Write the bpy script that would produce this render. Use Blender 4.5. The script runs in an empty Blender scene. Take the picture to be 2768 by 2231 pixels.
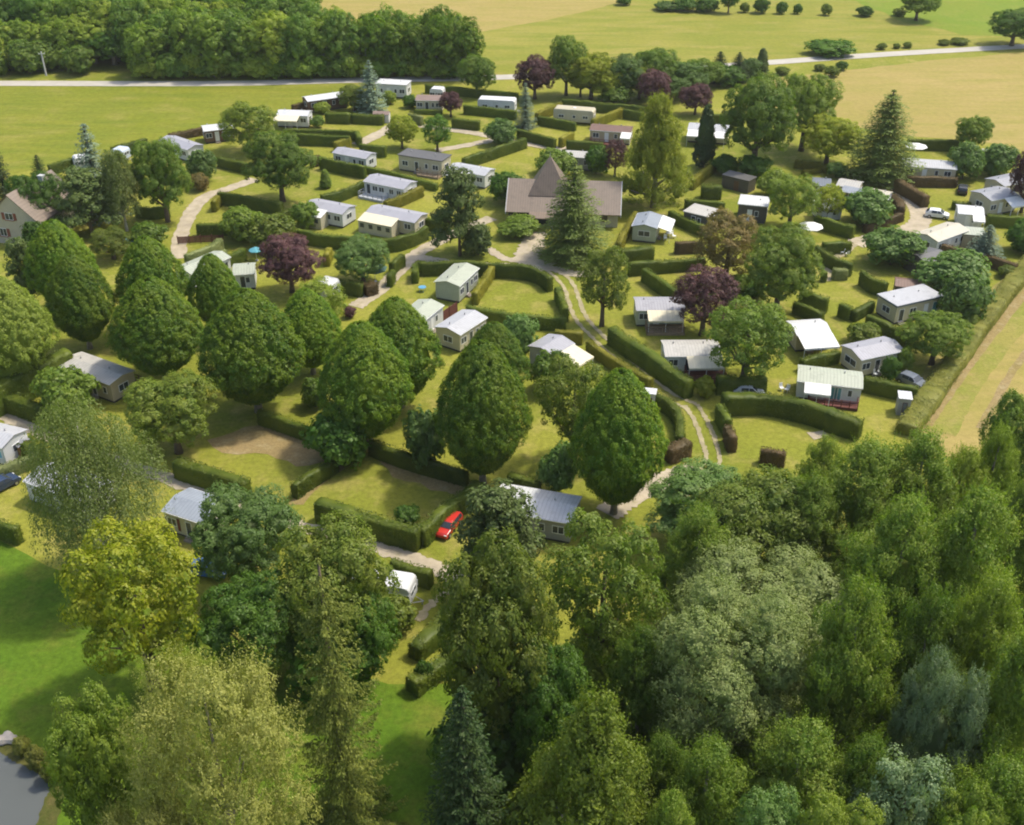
import bpy, math, random
import numpy as np
from mathutils import Vector

R = math.radians
scene = bpy.context.scene
COL = scene.collection

# ------------------------------------------------------------------ camera
CAM_H, PITCH, FPX = 73.3, R(31.8), 3000.0      # metres, depression, focal length in photo pixels
PW, PH = 2768, 2231
SP, CP = math.sin(PITCH), math.cos(PITCH)
cam_data = bpy.data.cameras.new('camera')
cam = bpy.data.objects.new('camera', cam_data)
COL.objects.link(cam)
cam.location = (0, 0, CAM_H)
cam.rotation_euler = (R(90) - PITCH, 0, 0)
cam_data.sensor_width = 36
cam_data.lens = 36 * FPX / PW
cam_data.clip_start = 1
cam_data.clip_end = 6000
scene.camera = cam

# ------------------------------------------------------------------ light
SUN_EL, SUN_AZ = R(60), math.atan2(0.90, 0.42)    # azimuth from +Y towards +X
world = bpy.data.worlds.new('World')
scene.world = world
world.use_nodes = True
wn = world.node_tree.nodes
sky = wn.new('ShaderNodeTexSky')
sky.sky_type = 'NISHITA'
sky.sun_disc = False
sky.sun_elevation = SUN_EL
sky.sun_rotation = SUN_AZ
sky.air_density = 1.0
sky.dust_density = 3.0
world.node_tree.links.new(sky.outputs[0], wn['Background'].inputs[0])
wn['Background'].inputs[1].default_value = 0.15
sun_data = bpy.data.lights.new('sun', 'SUN')
sun_data.energy = 2.5
sun_data.angle = R(4)
sun_data.color = (1.0, 0.945, 0.82)
sun = bpy.data.objects.new('sun', sun_data)
COL.objects.link(sun)
sd = Vector((math.cos(SUN_EL) * math.sin(SUN_AZ), math.cos(SUN_EL) * math.cos(SUN_AZ), math.sin(SUN_EL)))
sun.rotation_euler = sd.to_track_quat('Z', 'Y').to_euler()
sun.location = (60, 120, 160)
scene.view_settings.view_transform = 'Standard'
scene.view_settings.look = 'None'
scene.view_settings.exposure = 0.66
scene.view_settings.gamma = 1.0
scene.cycles.filter_width = 2.0
scene.cycles.max_bounces = 6
scene.cycles.diffuse_bounces = 4
scene.cycles.transmission_bounces = 4
scene.cycles.glossy_bounces = 2

# ------------------------------------------------------------------ where photo points lie in the world
def G(x, y, z=0.0):
    dx, dy = (x - PW / 2) / FPX, (y - PH / 2) / FPX
    t = (CAM_H - z) / (SP + dy * CP)
    return Vector((dx * t, (CP - dy * SP) * t, z))

def solve_tree(x, ytop, ybase, wpx, cone, cb):
    """ground position, height and crown width (metres) of a tree seen in the photo"""
    Y = G(x, ybase).y
    lo, hi = 0.3, 60.0
    for _ in range(40):
        h = (lo + hi) / 2
        zm = Y * CP + (CAM_H - h * .5) * SP
        a = wpx / FPX * zm / 2
        if cone:
            zc = Y * CP + (CAM_H - h) * SP
            yi = PH / 2 + FPX * ((CAM_H - h) * CP - Y * SP) / zc
        else:
            hc = h * (1 + cb) / 2
            c = h * (1 - cb) / 2
            zc = Y * CP + (CAM_H - hc) * SP
            yi = PH / 2 + FPX * ((CAM_H - hc) * CP - Y * SP) / zc
            d = math.atan2(CAM_H - hc, Y)
            yi -= math.hypot(a * math.sin(d), c * math.cos(d)) * FPX / zc
        if yi > ytop: lo = h
        else: hi = h
    X = (x - PW / 2) / FPX * zm
    return Vector((X, Y, 0)), h, 2 * a

# ------------------------------------------------------------------ object helpers
def tag(o, label=None, cat=None, group=None, kind=None):
    if label: o['label'] = label
    if cat: o['category'] = cat
    if group: o['group'] = group
    if kind: o['kind'] = kind
    return o

def empty(name, loc, rz=0.0):
    o = bpy.data.objects.new(name, None)
    o.empty_display_size = 0.3
    COL.objects.link(o)
    o.location = loc
    o.rotation_euler = (0, 0, rz)
    return o

def link(name, me, parent=None, loc=None):
    o = bpy.data.objects.new(name, me)
    COL.objects.link(o)
    if parent is not None: o.parent = parent
    if loc is not None: o.location = loc
    return o

def quad_mesh(name, V, Q, mat, smooth=False):
    V = np.ascontiguousarray(V, dtype=np.float32)
    Q = np.ascontiguousarray(Q, dtype=np.int32)
    me = bpy.data.meshes.new(name)
    me.vertices.add(len(V)); me.vertices.foreach_set('co', V.ravel())
    me.loops.add(Q.size); me.loops.foreach_set('vertex_index', Q.ravel())
    me.polygons.add(len(Q)); me.polygons.foreach_set('loop_start', np.arange(len(Q), dtype=np.int32) * 4)
    if smooth: me.polygons.foreach_set('use_smooth', np.ones(len(Q), dtype=bool))
    me.update(calc_edges=True)
    me.materials.append(mat)
    return me

class PB:
    """collects boxes, prisms and tubes into ONE mesh"""
    def __init__(s): s.v = []; s.f = []
    def add(s, vs, fs):
        n = len(s.v); s.v += [tuple(p) for p in vs]; s.f += [tuple(i + n for i in f) for f in fs]
    def box(s, x0, x1, y0, y1, z0, z1):
        s.add([(x0,y0,z0),(x1,y0,z0),(x1,y1,z0),(x0,y1,z0),(x0,y0,z1),(x1,y0,z1),(x1,y1,z1),(x0,y1,z1)],
              [(0,3,2,1),(4,5,6,7),(0,1,5,4),(1,2,6,5),(2,3,7,6),(3,0,4,7)])
    def hexa(s, bot, top):
        s.add(list(bot) + list(top), [(0,3,2,1),(4,5,6,7),(0,1,5,4),(1,2,6,5),(2,3,7,6),(3,0,4,7)])
    def prism_x(s, prof, x0, x1):
        """profile of (y, z), counter-clockwise seen from +x"""
        n = len(prof)
        s.add([(x0, y, z) for y, z in prof] + [(x1, y, z) for y, z in prof],
              [tuple(range(n))[::-1], tuple(range(n, 2 * n))] + [(i, (i + 1) % n, n + (i + 1) % n, n + i) for i in range(n)])
    def prism_y(s, prof, y0, y1):
        """profile of (x, z)"""
        n = len(prof)
        s.add([(x, y0, z) for x, z in prof] + [(x, y1, z) for x, z in prof],
              [tuple(range(n)), tuple(range(n, 2 * n))[::-1]] + [((i + 1) % n, i, n + i, n + (i + 1) % n) for i in range(n)])
    def slab(s, a, b, c, d, t):
        """four corners of the upper face, thickness t downwards"""
        top = [Vector(p) for p in (a, b, c, d)]
        s.hexa([p - Vector((0, 0, t)) for p in top], top)
    def tube(s, pts, radii, n=8):
        rings = []
        for i, p in enumerate(pts):
            p = Vector(p)
            d = Vector(pts[min(i + 1, len(pts) - 1)]) - Vector(pts[max(i - 1, 0)])
            d.normalize()
            u = d.cross(Vector((0.31, 0.94, 0.13))).normalized(); w = d.cross(u)
            rings.append([p + (u * math.cos(k * 2 * math.pi / n) + w * math.sin(k * 2 * math.pi / n)) * radii[i] for k in range(n)])
        vs = [q for r in rings for q in r]
        fs = [(i * n + k, i * n + (k + 1) % n, (i + 1) * n + (k + 1) % n, (i + 1) * n + k) for i in range(len(pts) - 1) for k in range(n)]
        fs += [tuple(range(n))[::-1], tuple(range((len(pts) - 1) * n, len(pts) * n))]
        s.add(vs, fs)
    def build(s, name, mat, parent=None, loc=None, smooth=False, bevel=0):
        me = bpy.data.meshes.new(name)
        me.from_pydata(s.v, [], s.f); me.update()
        me.materials.append(mat)
        if smooth:
            for p in me.polygons: p.use_smooth = True
        o = link(name, me, parent, loc)
        if bevel:
            m = o.modifiers.new('bevel', 'BEVEL'); m.width = bevel; m.segments = 2; m.limit_method = 'ANGLE'
        return o

# ------------------------------------------------------------------ materials
def new_mat(name):
    m = bpy.data.materials.new(name); m.use_nodes = True
    nt = m.node_tree; nt.nodes.clear()
    out = nt.nodes.new('ShaderNodeOutputMaterial')
    return m, nt, out

def N(nt, t, **kw):
    n = nt.nodes.new(t)
    for k, v in kw.items(): setattr(n, k, v)
    return n

def mixcol(nt, fac, a, b):
    n = nt.nodes.new('ShaderNodeMix'); n.data_type = 'RGBA'
    for i, v in ((0, fac), (6, a), (7, b)):
        if hasattr(v, 'links'): nt.links.new(v, n.inputs[i])
        else: n.inputs[i].default_value = v if i == 0 else (*v, 1)
    return n.outputs[2]

def noise(nt, scale, detail=3, coord='Object', stretch=None, rough=.55):
    tc = N(nt, 'ShaderNodeTexCoord')
    n = N(nt, 'ShaderNodeTexNoise'); n.inputs['Scale'].default_value = scale
    n.inputs['Detail'].default_value = detail; n.inputs['Roughness'].default_value = rough
    src = tc.outputs[coord]
    if stretch:
        mp = N(nt, 'ShaderNodeMapping'); mp.inputs['Scale'].default_value = stretch[:3]
        if len(stretch) > 3: mp.inputs['Rotation'].default_value = (0, 0, stretch[3])
        nt.links.new(src, mp.inputs[0]); src = mp.outputs[0]
    nt.links.new(src, n.inputs['Vector'])
    return n.outputs['Fac']

def ramp(nt, val, lo, hi):
    n = N(nt, 'ShaderNodeMapRange'); n.inputs[1].default_value = lo; n.inputs[2].default_value = hi
    nt.links.new(val, n.inputs[0]); return n.outputs[0]

def leaf_mat(name, c1, c2, trans=.45, vary=.2, c3=None):
    m, nt, out = new_mat(name)
    geo = N(nt, 'ShaderNodeNewGeometry')
    f = ramp(nt, noise(nt, .45, 2), .38, .62)
    ad = N(nt, 'ShaderNodeMath', operation='MULTIPLY_ADD'); ad.inputs[1].default_value = .55
    nt.links.new(geo.outputs['Random Per Island'], ad.inputs[0])
    mu = N(nt, 'ShaderNodeMath', operation='MULTIPLY'); mu.inputs[1].default_value = .45
    nt.links.new(f, mu.inputs[0]); nt.links.new(mu.outputs[0], ad.inputs[2])
    c = mixcol(nt, ad.outputs[0], c1, c2)
    oi = N(nt, 'ShaderNodeObjectInfo')
    if c3:
        c = mixcol(nt, ramp(nt, oi.outputs['Random'], .35, 1.1), c, c3)
    hsv = N(nt, 'ShaderNodeHueSaturation')
    nt.links.new(c, hsv.inputs['Color'])
    v = N(nt, 'ShaderNodeMapRange'); v.inputs[3].default_value = 1 - vary; v.inputs[4].default_value = 1 + vary
    nt.links.new(oi.outputs['Random'], v.inputs[0]); nt.links.new(v.outputs[0], hsv.inputs['Value'])
    df = N(nt, 'ShaderNodeBsdfDiffuse'); tr = N(nt, 'ShaderNodeBsdfTranslucent'); mx = N(nt, 'ShaderNodeMixShader')
    mx.inputs[0].default_value = trans
    gl = N(nt, 'ShaderNodeBsdfGlossy'); gl.inputs['Roughness'].default_value = .5; gl.inputs['Color'].default_value = (.9, .9, .85, 1)
    m2 = N(nt, 'ShaderNodeMixShader'); m2.inputs[0].default_value = .018
    tc = mixcol(nt, .35, (.0, .0, .0), (.0, .0, .0))
    yel = N(nt, 'ShaderNodeMix', data_type='RGBA', blend_type='MULTIPLY'); yel.inputs[0].default_value = 1
    yel.inputs[7].default_value = (.98, 1.15, .42, 1)
    nt.links.new(hsv.outputs[0], yel.inputs[6])
    nt.links.new(hsv.outputs[0], df.inputs[0]); nt.links.new(yel.outputs[2], tr.inputs[0])
    nt.links.new(df.outputs[0], mx.inputs[1]); nt.links.new(tr.outputs[0], mx.inputs[2])
    nt.links.new(mx.outputs[0], m2.inputs[1]); nt.links.new(gl.outputs[0], m2.inputs[2])
    nt.links.new(m2.outputs[0], out.inputs[0])
    return m

def surf_mat(name, col, rough=.6, var=.12, nscale=1.5, bump=0, bscale=20, metal=0, lines=None, dirt=None, spec=.5):
    """painted or natural surface with blotches; lines = (axis, spacing, depth) for cladding, tiles or ribs"""
    m, nt, out = new_mat(name)
    b = N(nt, 'ShaderNodeBsdfPrincipled')
    f = noise(nt, nscale, 4)
    lo = tuple(max(0, c * (1 - var)) for c in col); hi = tuple(min(1, c * (1 + var)) for c in col)
    c = mixcol(nt, ramp(nt, f, .3, .7), lo, hi)
    if dirt:
        c = mixcol(nt, ramp(nt, noise(nt, .9, 5, rough=.7), .52, .75), c, dirt)
    if lines:
        ax, sp, dp = lines
        tc = N(nt, 'ShaderNodeTexCoord')
        sep = N(nt, 'ShaderNodeSeparateXYZ'); nt.links.new(tc.outputs['Object'], sep.inputs[0])
        mo = N(nt, 'ShaderNodeMath', operation='PINGPONG'); mo.inputs[1].default_value = sp / 2
        nt.links.new(sep.outputs[ax], mo.inputs[0])
        rr = ramp(nt, mo.outputs[0], 0, sp * .18)
        c = mixcol(nt, rr, tuple(v * (1 - dp) for v in col), c)
        bm = N(nt, 'ShaderNodeBump'); bm.inputs['Strength'].default_value = .5; bm.inputs['Distance'].default_value = .03
        nt.links.new(rr, bm.inputs['Height']); nt.links.new(bm.outputs[0], b.inputs['Normal'])
    elif bump:
        bm = N(nt, 'ShaderNodeBump'); bm.inputs['Strength'].default_value = bump; bm.inputs['Distance'].default_value = .05
        nt.links.new(noise(nt, bscale, 4), bm.inputs['Height']); nt.links.new(bm.outputs[0], b.inputs['Normal'])
    nt.links.new(c, b.inputs['Base Color'])
    b.inputs['Roughness'].default_value = rough; b.inputs['Metallic'].default_value = metal
    b.inputs['Specular IOR Level'].default_value = spec
    nt.links.new(b.outputs[0], out.inputs[0])
    return m

def grass_mat(name, ca, cb, cc, scales=(.035, .22, 1.6), streak=None, amount=1.0, bump=.5):
    """turf: ca and cb in large drifts, cc in dry or worn patches, fine mottling on top"""
    m, nt, out = new_mat(name)
    b = N(nt, 'ShaderNodeBsdfPrincipled')
    c = mixcol(nt, ramp(nt, noise(nt, scales[0], 3), .35, .65), ca, cb)
    c = mixcol(nt, ramp(nt, noise(nt, scales[1], 5, rough=.65), .50, .78), c, cc)
    if streak:
        c2 = mixcol(nt, ramp(nt, noise(nt, streak[3], 3, stretch=(streak[0], streak[1], 1, streak[2])), .42, .66), c, streak[4])
        c = c2
    fine = ramp(nt, noise(nt, scales[2], 5, rough=.75), .25, .75)
    dark = N(nt, 'ShaderNodeMix', data_type='RGBA', blend_type='MULTIPLY')
    g = mixcol(nt, fine, (1 - .3 * amount,) * 3, (1 + .2 * amount,) * 3)
    dark.inputs[0].default_value = 1
    nt.links.new(c, dark.inputs[6]); nt.links.new(g, dark.inputs[7])
    nt.links.new(dark.outputs[2], b.inputs['Base Color'])
    b.inputs['Roughness'].default_value = .95; b.inputs['Specular IOR Level'].default_value = .15
    bm = N(nt, 'ShaderNodeBump'); bm.inputs['Strength'].default_value = bump; bm.inputs['Distance'].default_value = .25
    nt.links.new(noise(nt, 2.5, 6, rough=.75), bm.inputs['Height']); nt.links.new(bm.outputs[0], b.inputs['Normal'])
    nt.links.new(b.outputs[0], out.inputs[0])
    return m

M = {}
# turf and ground
M['camp'] = grass_mat('camp_grass', (.180, .205, .022), (.270, .265, .038), (.37, .305, .090), amount=1.25)
M['meadow'] = grass_mat('meadow_grass', (.185, .205, .018), (.230, .225, .030), (.27, .24, .060), (.02, .12, .9), streak=(1, 5, 0, .06, (.155, .185, .018)))
M['straw'] = grass_mat('dry_field', (.315, .250, .072), (.365, .280, .095), (.275, .245, .052), (.02, .15, .9), streak=(1, 6, .15, .05, (.29, .25, .063)), amount=.7)
M['pasture'] = grass_mat('pasture_grass', (.225, .225, .030), (.285, .258, .050), (.32, .265, .078), (.02, .12, .9), streak=(1, 5, -.1, .05, (.195, .215, .026)), amount=.8)
M['bright'] = grass_mat('green_pasture', (.145, .225, .018), (.18, .225, .022), (.23, .235, .04), (.02, .12, .9), amount=.7)
M['lawn'] = grass_mat('lush_lawn', (.080, .160, .010), (.125, .188, .014), (.190, .190, .030), (.05, .18, 1.8), amount=1.4)
M['rough'] = grass_mat('rough_verge', (.23, .215, .05), (.33, .275, .09), (.38, .26, .12), (.09, .5, 2.2), streak=(1, 7, -.95, .35, (.20, .20, .05)))
M['weeds_shade'] = grass_mat('dark_weeds_shade', (.075, .085, .018), (.12, .115, .03), (.15, .11, .045), (.15, .6, 2.5))  # dark weeds of the pond bank; also colours the painted shadow line by the field bank
M['weeds_shade2'] = grass_mat('field_weeds', (.28, .25, .06), (.20, .225, .035), (.36, .275, .10), (.12, .4, 2.0))
M['worn'] = grass_mat('worn_earth', (.30, .22, .10), (.26, .20, .07), (.38, .31, .17), (.15, .6, 2.5))
M['gravel'] = surf_mat('gravel', (.40, .335, .235), .9, .18, .6, .5, 12, dirt=(.29, .255, .12))
M['rut'] = surf_mat('sandy_rut', (.33, .28, .16), .9, .25, .7, .4, 12, dirt=(.24, .225, .06))
M['asphalt'] = surf_mat('pale_asphalt', (.42, .385, .32), .85, .1, .3, .3, 8)
M['bank'] = surf_mat('dark_bank', (.06, .05, .025), .9, .3, 1.2, .8, 6)
# foliage
M['l_horn'] = leaf_mat('hornbeam_leaves', (.064, .165, .008), (.240, .315, .016))
M['l_green'] = leaf_mat('broad_leaves', (.105, .205, .022), (.250, .325, .042), c3=(.27, .31, .04))
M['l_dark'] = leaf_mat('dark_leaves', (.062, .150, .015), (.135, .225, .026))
M['l_blue'] = leaf_mat('blue_green_leaves', (.105, .195, .036), (.205, .290, .080))
M['l_lime'] = leaf_mat('lime_leaves', (0.231, 0.297, 0.020), (0.412, 0.412, 0.041))
M['l_olive'] = leaf_mat('olive_leaves', (.115, .180, .020), (.250, .280, .040))
M['l_pale'] = leaf_mat('pale_leaves', (.245, .260, .048), (.370, .360, .095), .35)
M['l_silver'] = leaf_mat('silver_leaves', (.205, .270, .070), (.355, .405, .135), .35)
M['l_bluesilver'] = leaf_mat('blue_silver_leaves', (.16, .235, .095), (.28, .36, .175), .35)
M['l_tips'] = leaf_mat('yellow_tipped_leaves', (.14, .20, .010), (.37, .36, .020))
M['l_yellow'] = leaf_mat('yellow_green_leaves', (.150, .225, .022), (.29, .34, .042))
M['l_birch'] = leaf_mat('birch_leaves', (.135, .175, .042), (.20, .235, .062))
M['l_poplar'] = leaf_mat('poplar_leaves', (.135, .225, .026), (.285, .335, .050))
M['l_purple'] = leaf_mat('purple_leaves', (.075, .034, .040), (.175, .085, .080), .3)
M['l_bronze'] = leaf_mat('bronze_leaves', (0.140, 0.129, 0.033), (0.297, 0.206, 0.074))
M['l_spruce'] = leaf_mat('spruce_needles', (.022, .052, .012), (.052, .080, .018), .12)
M['l_oldspruce'] = leaf_mat('old_spruce_needles', (.095, .130, .020), (.235, .250, .045), .15)
M['l_bluespruce'] = leaf_mat('blue_spruce_needles', (0.140, 0.206, 0.132), (0.264, 0.330, 0.214), .12)
M['l_cedar'] = leaf_mat('cedar_needles', (.105, .165, .028), (.225, .275, .055), .25)
M['l_pine'] = leaf_mat('pine_needles', (.070, .115, .026), (.140, .180, .044), .2)
M['l_wood'] = leaf_mat('woodland_leaves', (.115, .245, .026), (.255, .355, .040), c3=(.30, .34, .032), vary=.22)
M['h_green'] = leaf_mat('hedge_leaves', (.062, .105, .012), (.155, .185, .022), .3)
M['h_yellow'] = leaf_mat('yellow_hedge_leaves', (.16, .17, .016), (.31, .275, .036), .3)
M['h_brown'] = leaf_mat('copper_hedge_leaves', (.080, .066, .026), (.155, .100, .045), .22)
M['h_pale'] = leaf_mat('pale_hedge_leaves', (0.165, 0.206, 0.066), (0.297, 0.314, 0.116), .28)
M['h_bank'] = leaf_mat('bank_grass', (.15, .17, .026), (.28, .265, .055), .3)
M['bark'] = surf_mat('bark', (.12, .09, .06), .9, .3, 3, .8, 9)
M['greybark'] = surf_mat('grey_bark', (.25, .22, .18), .9, .25, 3, .8, 9)
M['birchbark'] = surf_mat('white_bark', (.50, .46, .40), .8, .35, 4, .5, 9)
# building surfaces
WALL = dict(terra=(.34,.14,.06), white=(.62, .62, .60), cream=(.52, .47, .33), beige=(.44, .375, .25), grey=(.33, .33, .31), sage=(.40, .43, .33), dark=(.095, .085, .07), brown=(.15, .085, .05), blue=(.48, .54, .61), stone=(.47, .42, .33), plain=(.48, .48, .45))
for k, c in WALL.items():
    M['w_' + k] = surf_mat(k + '_cladding', c, .55, .06, 1.2, lines=None if k == 'stone' else (2, .22, .18), bump=.3, dirt=tuple(v * .82 for v in c))
ROOF = dict(white=(.60, .60, .59), grey=(.29, .295, .315), lilac=(.35, .345, .37), pale=(.44, .44, .445), green=(.40, .425, .325), cream=(.52, .475, .36), dark=(.11, .105, .10), brown=(.17, .095, .065), pink=(.24, .165, .13), slate=(.13, .15, .18), tile=(.20, .150, .108), greywhite=(.45, .43, .385), blue=(.27, .30, .34))
for k, c in ROOF.items():
    M['r_' + k] = surf_mat(k + '_roof', c, .5, .07, .8, lines=(0, .42, .22), dirt=tuple(v * .66 for v in c))
CLOTH = dict(white=(.72, .71, .67), cream=(.70, .63, .45), green=(.50, .62, .42), sand=(.5, .43, .3))
for k, c in CLOTH.items():
    M['c_' + k] = surf_mat(k + '_awning_cloth', c, .85, .05, 1.5, lines=(0, .7, .06))
M['glass'] = surf_mat('window_glass', (.045, .055, .065), .12, .3, .6)
M['blueglass'] = surf_mat('blue_shutter', (.16, .40, .55), .5, .1)
M['frame'] = surf_mat('white_frame', (.78, .78, .76), .4, .04)
M['darkframe'] = surf_mat('brown_frame', (.13, .07, .04), .6, .15)
M['teal'] = surf_mat('teal_door', (.09, .27, .30), .45, .1)
M['maroon'] = surf_mat('maroon_shutter', (.20, .025, .035), .5, .1)
M['deck'] = surf_mat('timber_deck', (.30, .22, .14), .8, .2, 2, lines=(1, .14, .4))
M['reddeck'] = surf_mat('red_timber', (.14, .040, .028), .75, .2, 2, lines=(1, .14, .4))
M['greydeck'] = surf_mat('grey_deck', (.40, .42, .45), .8, .12, 2, lines=(1, .14, .3))
M['skirt'] = surf_mat('dark_underfloor', (.07, .065, .06), .9, .2)
M['tyre'] = surf_mat('tyre_rubber', (.02, .02, .02), .85, .1)
M['rim'] = surf_mat('wheel_rim', (.45, .45, .46), .35, .08, metal=.8)
M['pole'] = surf_mat('weathered_wood', (.26, .22, .18), .9, .2)
M['polegrey'] = surf_mat('concrete_pole', (.50, .49, .46), .9, .1)
M['metal'] = surf_mat('grey_metal', (.45, .45, .45), .45, .08, metal=.6)
M['plastic'] = surf_mat('white_plastic', (.80, .80, .78), .45, .04)
M['bluecloth'] = surf_mat('blue_cloth', (.10, .30, .46), .8, .1)
M['tealcloth'] = surf_mat('teal_cloth', (.10, .33, .38), .8, .1)
M['darkgreen'] = surf_mat('dark_green_cloth', (.04, .10, .065), .7, .2)
M['terracotta'] = surf_mat('terracotta', (.42, .16, .09), .8, .15)
M['pinkstone'] = surf_mat('pink_paving', (.42, .31, .26), .9, .15, 1.2)
M['lamp'] = surf_mat('lamp_glass', (.75, .74, .70), .15, .05)
M['rock'] = surf_mat('pale_rock', (.46, .40, .33), .9, .2, 2, .8, 6)
def paint(name, c): return surf_mat(name, c, .25, .03, spec=.6)
M['p_red'] = paint('red_paint', (.55, .035, .025)); M['p_white'] = paint('white_paint', (.78, .78, .78))
M['p_grey'] = paint('grey_paint', (.17, .19, .22)); M['p_dark'] = paint('dark_blue_paint', (.03, .05, .10)); M['p_black'] = paint('charcoal_paint', (.045, .05, .055))
M['p_blue'] = paint('blue_paint', (.06, .16, .40)); M['p_silver'] = paint('silver_paint', (.40, .42, .44))
def water_mat():
    m, nt, out = new_mat('pond_water')
    b = N(nt, 'ShaderNodeBsdfPrincipled')
    b.inputs['Base Color'].default_value = (.105, .112, .105, 1)
    b.inputs['Roughness'].default_value = .06; b.inputs['IOR'].default_value = 1.33
    bm = N(nt, 'ShaderNodeBump'); bm.inputs['Strength'].default_value = .06; bm.inputs['Distance'].default_value = .05
    nt.links.new(noise(nt, .9, 4), bm.inputs['Height']); nt.links.new(bm.outputs[0], b.inputs['Normal'])
    nt.links.new(b.outputs[0], out.inputs[0]); return m
M['water'] = water_mat()

# ------------------------------------------------------------------ ground, fields, roads, paths, pond
def sheet(name, pts, z, mat, jitter=.5, step=3.0, seed=0, world_pts=False):
    """a flat field with a slightly wandering edge, given by photo points or world points"""
    rnd = random.Random(seed)
    P = [Vector((p[0], p[1], 0)) for p in pts] if world_pts else [G(*p) for p in pts]
    ring = []
    for i, a in enumerate(P):
        b = P[(i + 1) % len(P)]
        n = max(1, min(120, int((b - a).length / step)))
        nn = Vector((-(b - a).y, (b - a).x, 0)).normalized()
        for k in range(n):
            q = a.lerp(b, k / n)
            if k: q = q + nn * rnd.uniform(-jitter, jitter)
            ring.append((q.x, q.y, z))
    me = bpy.data.meshes.new(name); me.from_pydata(ring, [], [tuple(range(len(ring)))]); me.update()
    if me.polygons[0].normal.z < 0: me.flip_normals()
    me.materials.append(mat)
    o = link(name, me); o['kind'] = 'structure'
    return o

def catmull(P, n):
    out = []
    for i in range(len(P) - 1):
        p0, p1, p2, p3 = P[max(i - 1, 0)], P[i], P[i + 1], P[min(i + 2, len(P) - 1)]
        for k in range(n):
            t = k / n
            out.append(.5 * ((2 * p1) + (p2 - p0) * t + (2 * p0 - 5 * p1 + 4 * p2 - p3) * t * t + (3 * p1 - p0 - 3 * p2 + p3) * t ** 3))
    out.append(P[-1].copy())
    return out

def ribbon(name, pts, width, z, mat, jitter=.18, seed=1, offset=0):
    rnd = random.Random(seed)
    P = catmull([G(*p) for p in pts], 14)
    vs, fs = [], []
    for i, p in enumerate(P):
        d = (P[min(i + 1, len(P) - 1)] - P[max(i - 1, 0)]); d.z = 0; d.normalize()
        n = Vector((-d.y, d.x, 0))
        w = width / 2
        a = p + n * (offset + w + rnd.uniform(-jitter, jitter)); b = p + n * (offset - w + rnd.uniform(-jitter, jitter))
        vs += [(a.x, a.y, z), (b.x, b.y, z)]
        if i: fs.append((2 * i - 2, 2 * i - 1, 2 * i + 1, 2 * i))
    me = bpy.data.meshes.new(name); me.from_pydata(vs, [], fs); me.update(); me.materials.append(mat)
    if me.polygons[0].normal.z < 0: me.flip_normals()
    o = link(name, me); o['kind'] = 'structure'
    return o

gs = 2600
sheet('ground', [(-gs, -300), (gs, -300), (gs, 4500), (-gs, 4500)], 0, M['camp'], 0, 1e6, world_pts=True)
sheet('meadow', [(-1600, 232), (1000, 236), (930, 252), (830, 282), (740, 305), (560, 345), (330, 402), (130, 448), (-40, 492), (-1600, 760)], .02, M['meadow'], .3, seed=3)
sheet('dry_field', [(780, 200), (1270, 92), (1480, 55), (1690, 5), (1730, -120), (700, -130), (600, 100)], .02, M['straw'], .6, 6, 4)
sheet('pasture', [(960, 204), (1270, 92), (1480, 55), (1690, 5), (1740, -110), (3800, -150), (3800, 70), (2768, 118), (2075, 165), (1800, 195), (1400, 205)], .03, M['pasture'], .5, 6, 5)
sheet('green_pasture', [(2440, 60), (2600, 95), (2768, 100), (3600, 60), (3600, -160), (2250, -160), (2300, -10)], .045, M['bright'], 2.0, 6, 6)
sheet('stubble_field', [(2000, 262), (2060, 215), (2290, 190), (2500, 165), (2768, 142), (3900, 80), (3900, 400), (2768, 408), (2680, 388), (2450, 368), (2240, 330), (2150, 320)], .02, M['straw'], .5, 4, 7)
sheet('margin_field', [(2820, 690), (2640, 880), (2530, 1010), (2440, 1160), (2600, 1260), (3000, 1300), (3900, 900), (3900, 560)], .03, M['straw'], .25, 2, 8)
sheet('field_verge', [(2905, 590), (2768, 690), (2610, 860), (2500, 1000), (2420, 1150), (2500, 1220), (2565, 1160), (2640, 1030), (2768, 850), (2990, 620)], .045, M['rough'], .3, 2, 9)
sheet('lawn', [(-900, 1455), (0, 1462), (75, 1500), (250, 1590), (800, 1780), (1050, 1850), (1180, 1850), (1500, 1830), (1900, 1700), (3300, 1550), (3300, 2750), (-900, 2750)], .02, M['lawn'], .3, 3, 10)
# worn earth inside two of the pitches and along the hedges
sheet('worn_earth', [(560, 1190), (700, 1150), (860, 1195), (905, 1240), (800, 1262), (690, 1225), (600, 1225)], .025, M['worn'], .6, 1.5, 11)
sheet('worn_earth', [(775, 1365), (860, 1285), (905, 1240), (960, 1222), (940, 1262), (870, 1312), (820, 1365)], .027, M['worn'], .4, 1.5, 12)
sheet('worn_earth', [(990, 1218), (1110, 1248), (1290, 1305), (1240, 1345), (1060, 1290)], .025, M['worn'], .6, 1.5, 13)
ribbon('road', [(-900, 226), (0, 226), (300, 227), (640, 226), (960, 218), (1240, 213), (1400, 208), (1700, 196), (2075, 170), (2420, 146), (2768, 126), (3600, 78)], 4.4, .06, M['asphalt'], .08)
ribbon('path', [(690, 485), (612, 513), (560, 530), (520, 570), (490, 638), (480, 700)], 2.6, .05, M['gravel'], seed=2)
ribbon('path', [(1075, 330), (1045, 352), (965, 392)], 3.0, .05, M['gravel'], seed=3)
ribbon('path', [(1122, 338), (1217, 352), (1290, 362), (1338, 376), (1280, 390), (1180, 408)], 2.3, .055, M['gravel'], seed=4)
ribbon('path', [(1340, 376), (1400, 385), (1470, 398), (1560, 404)], 2.0, .06, M['gravel'], seed=5)
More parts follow.
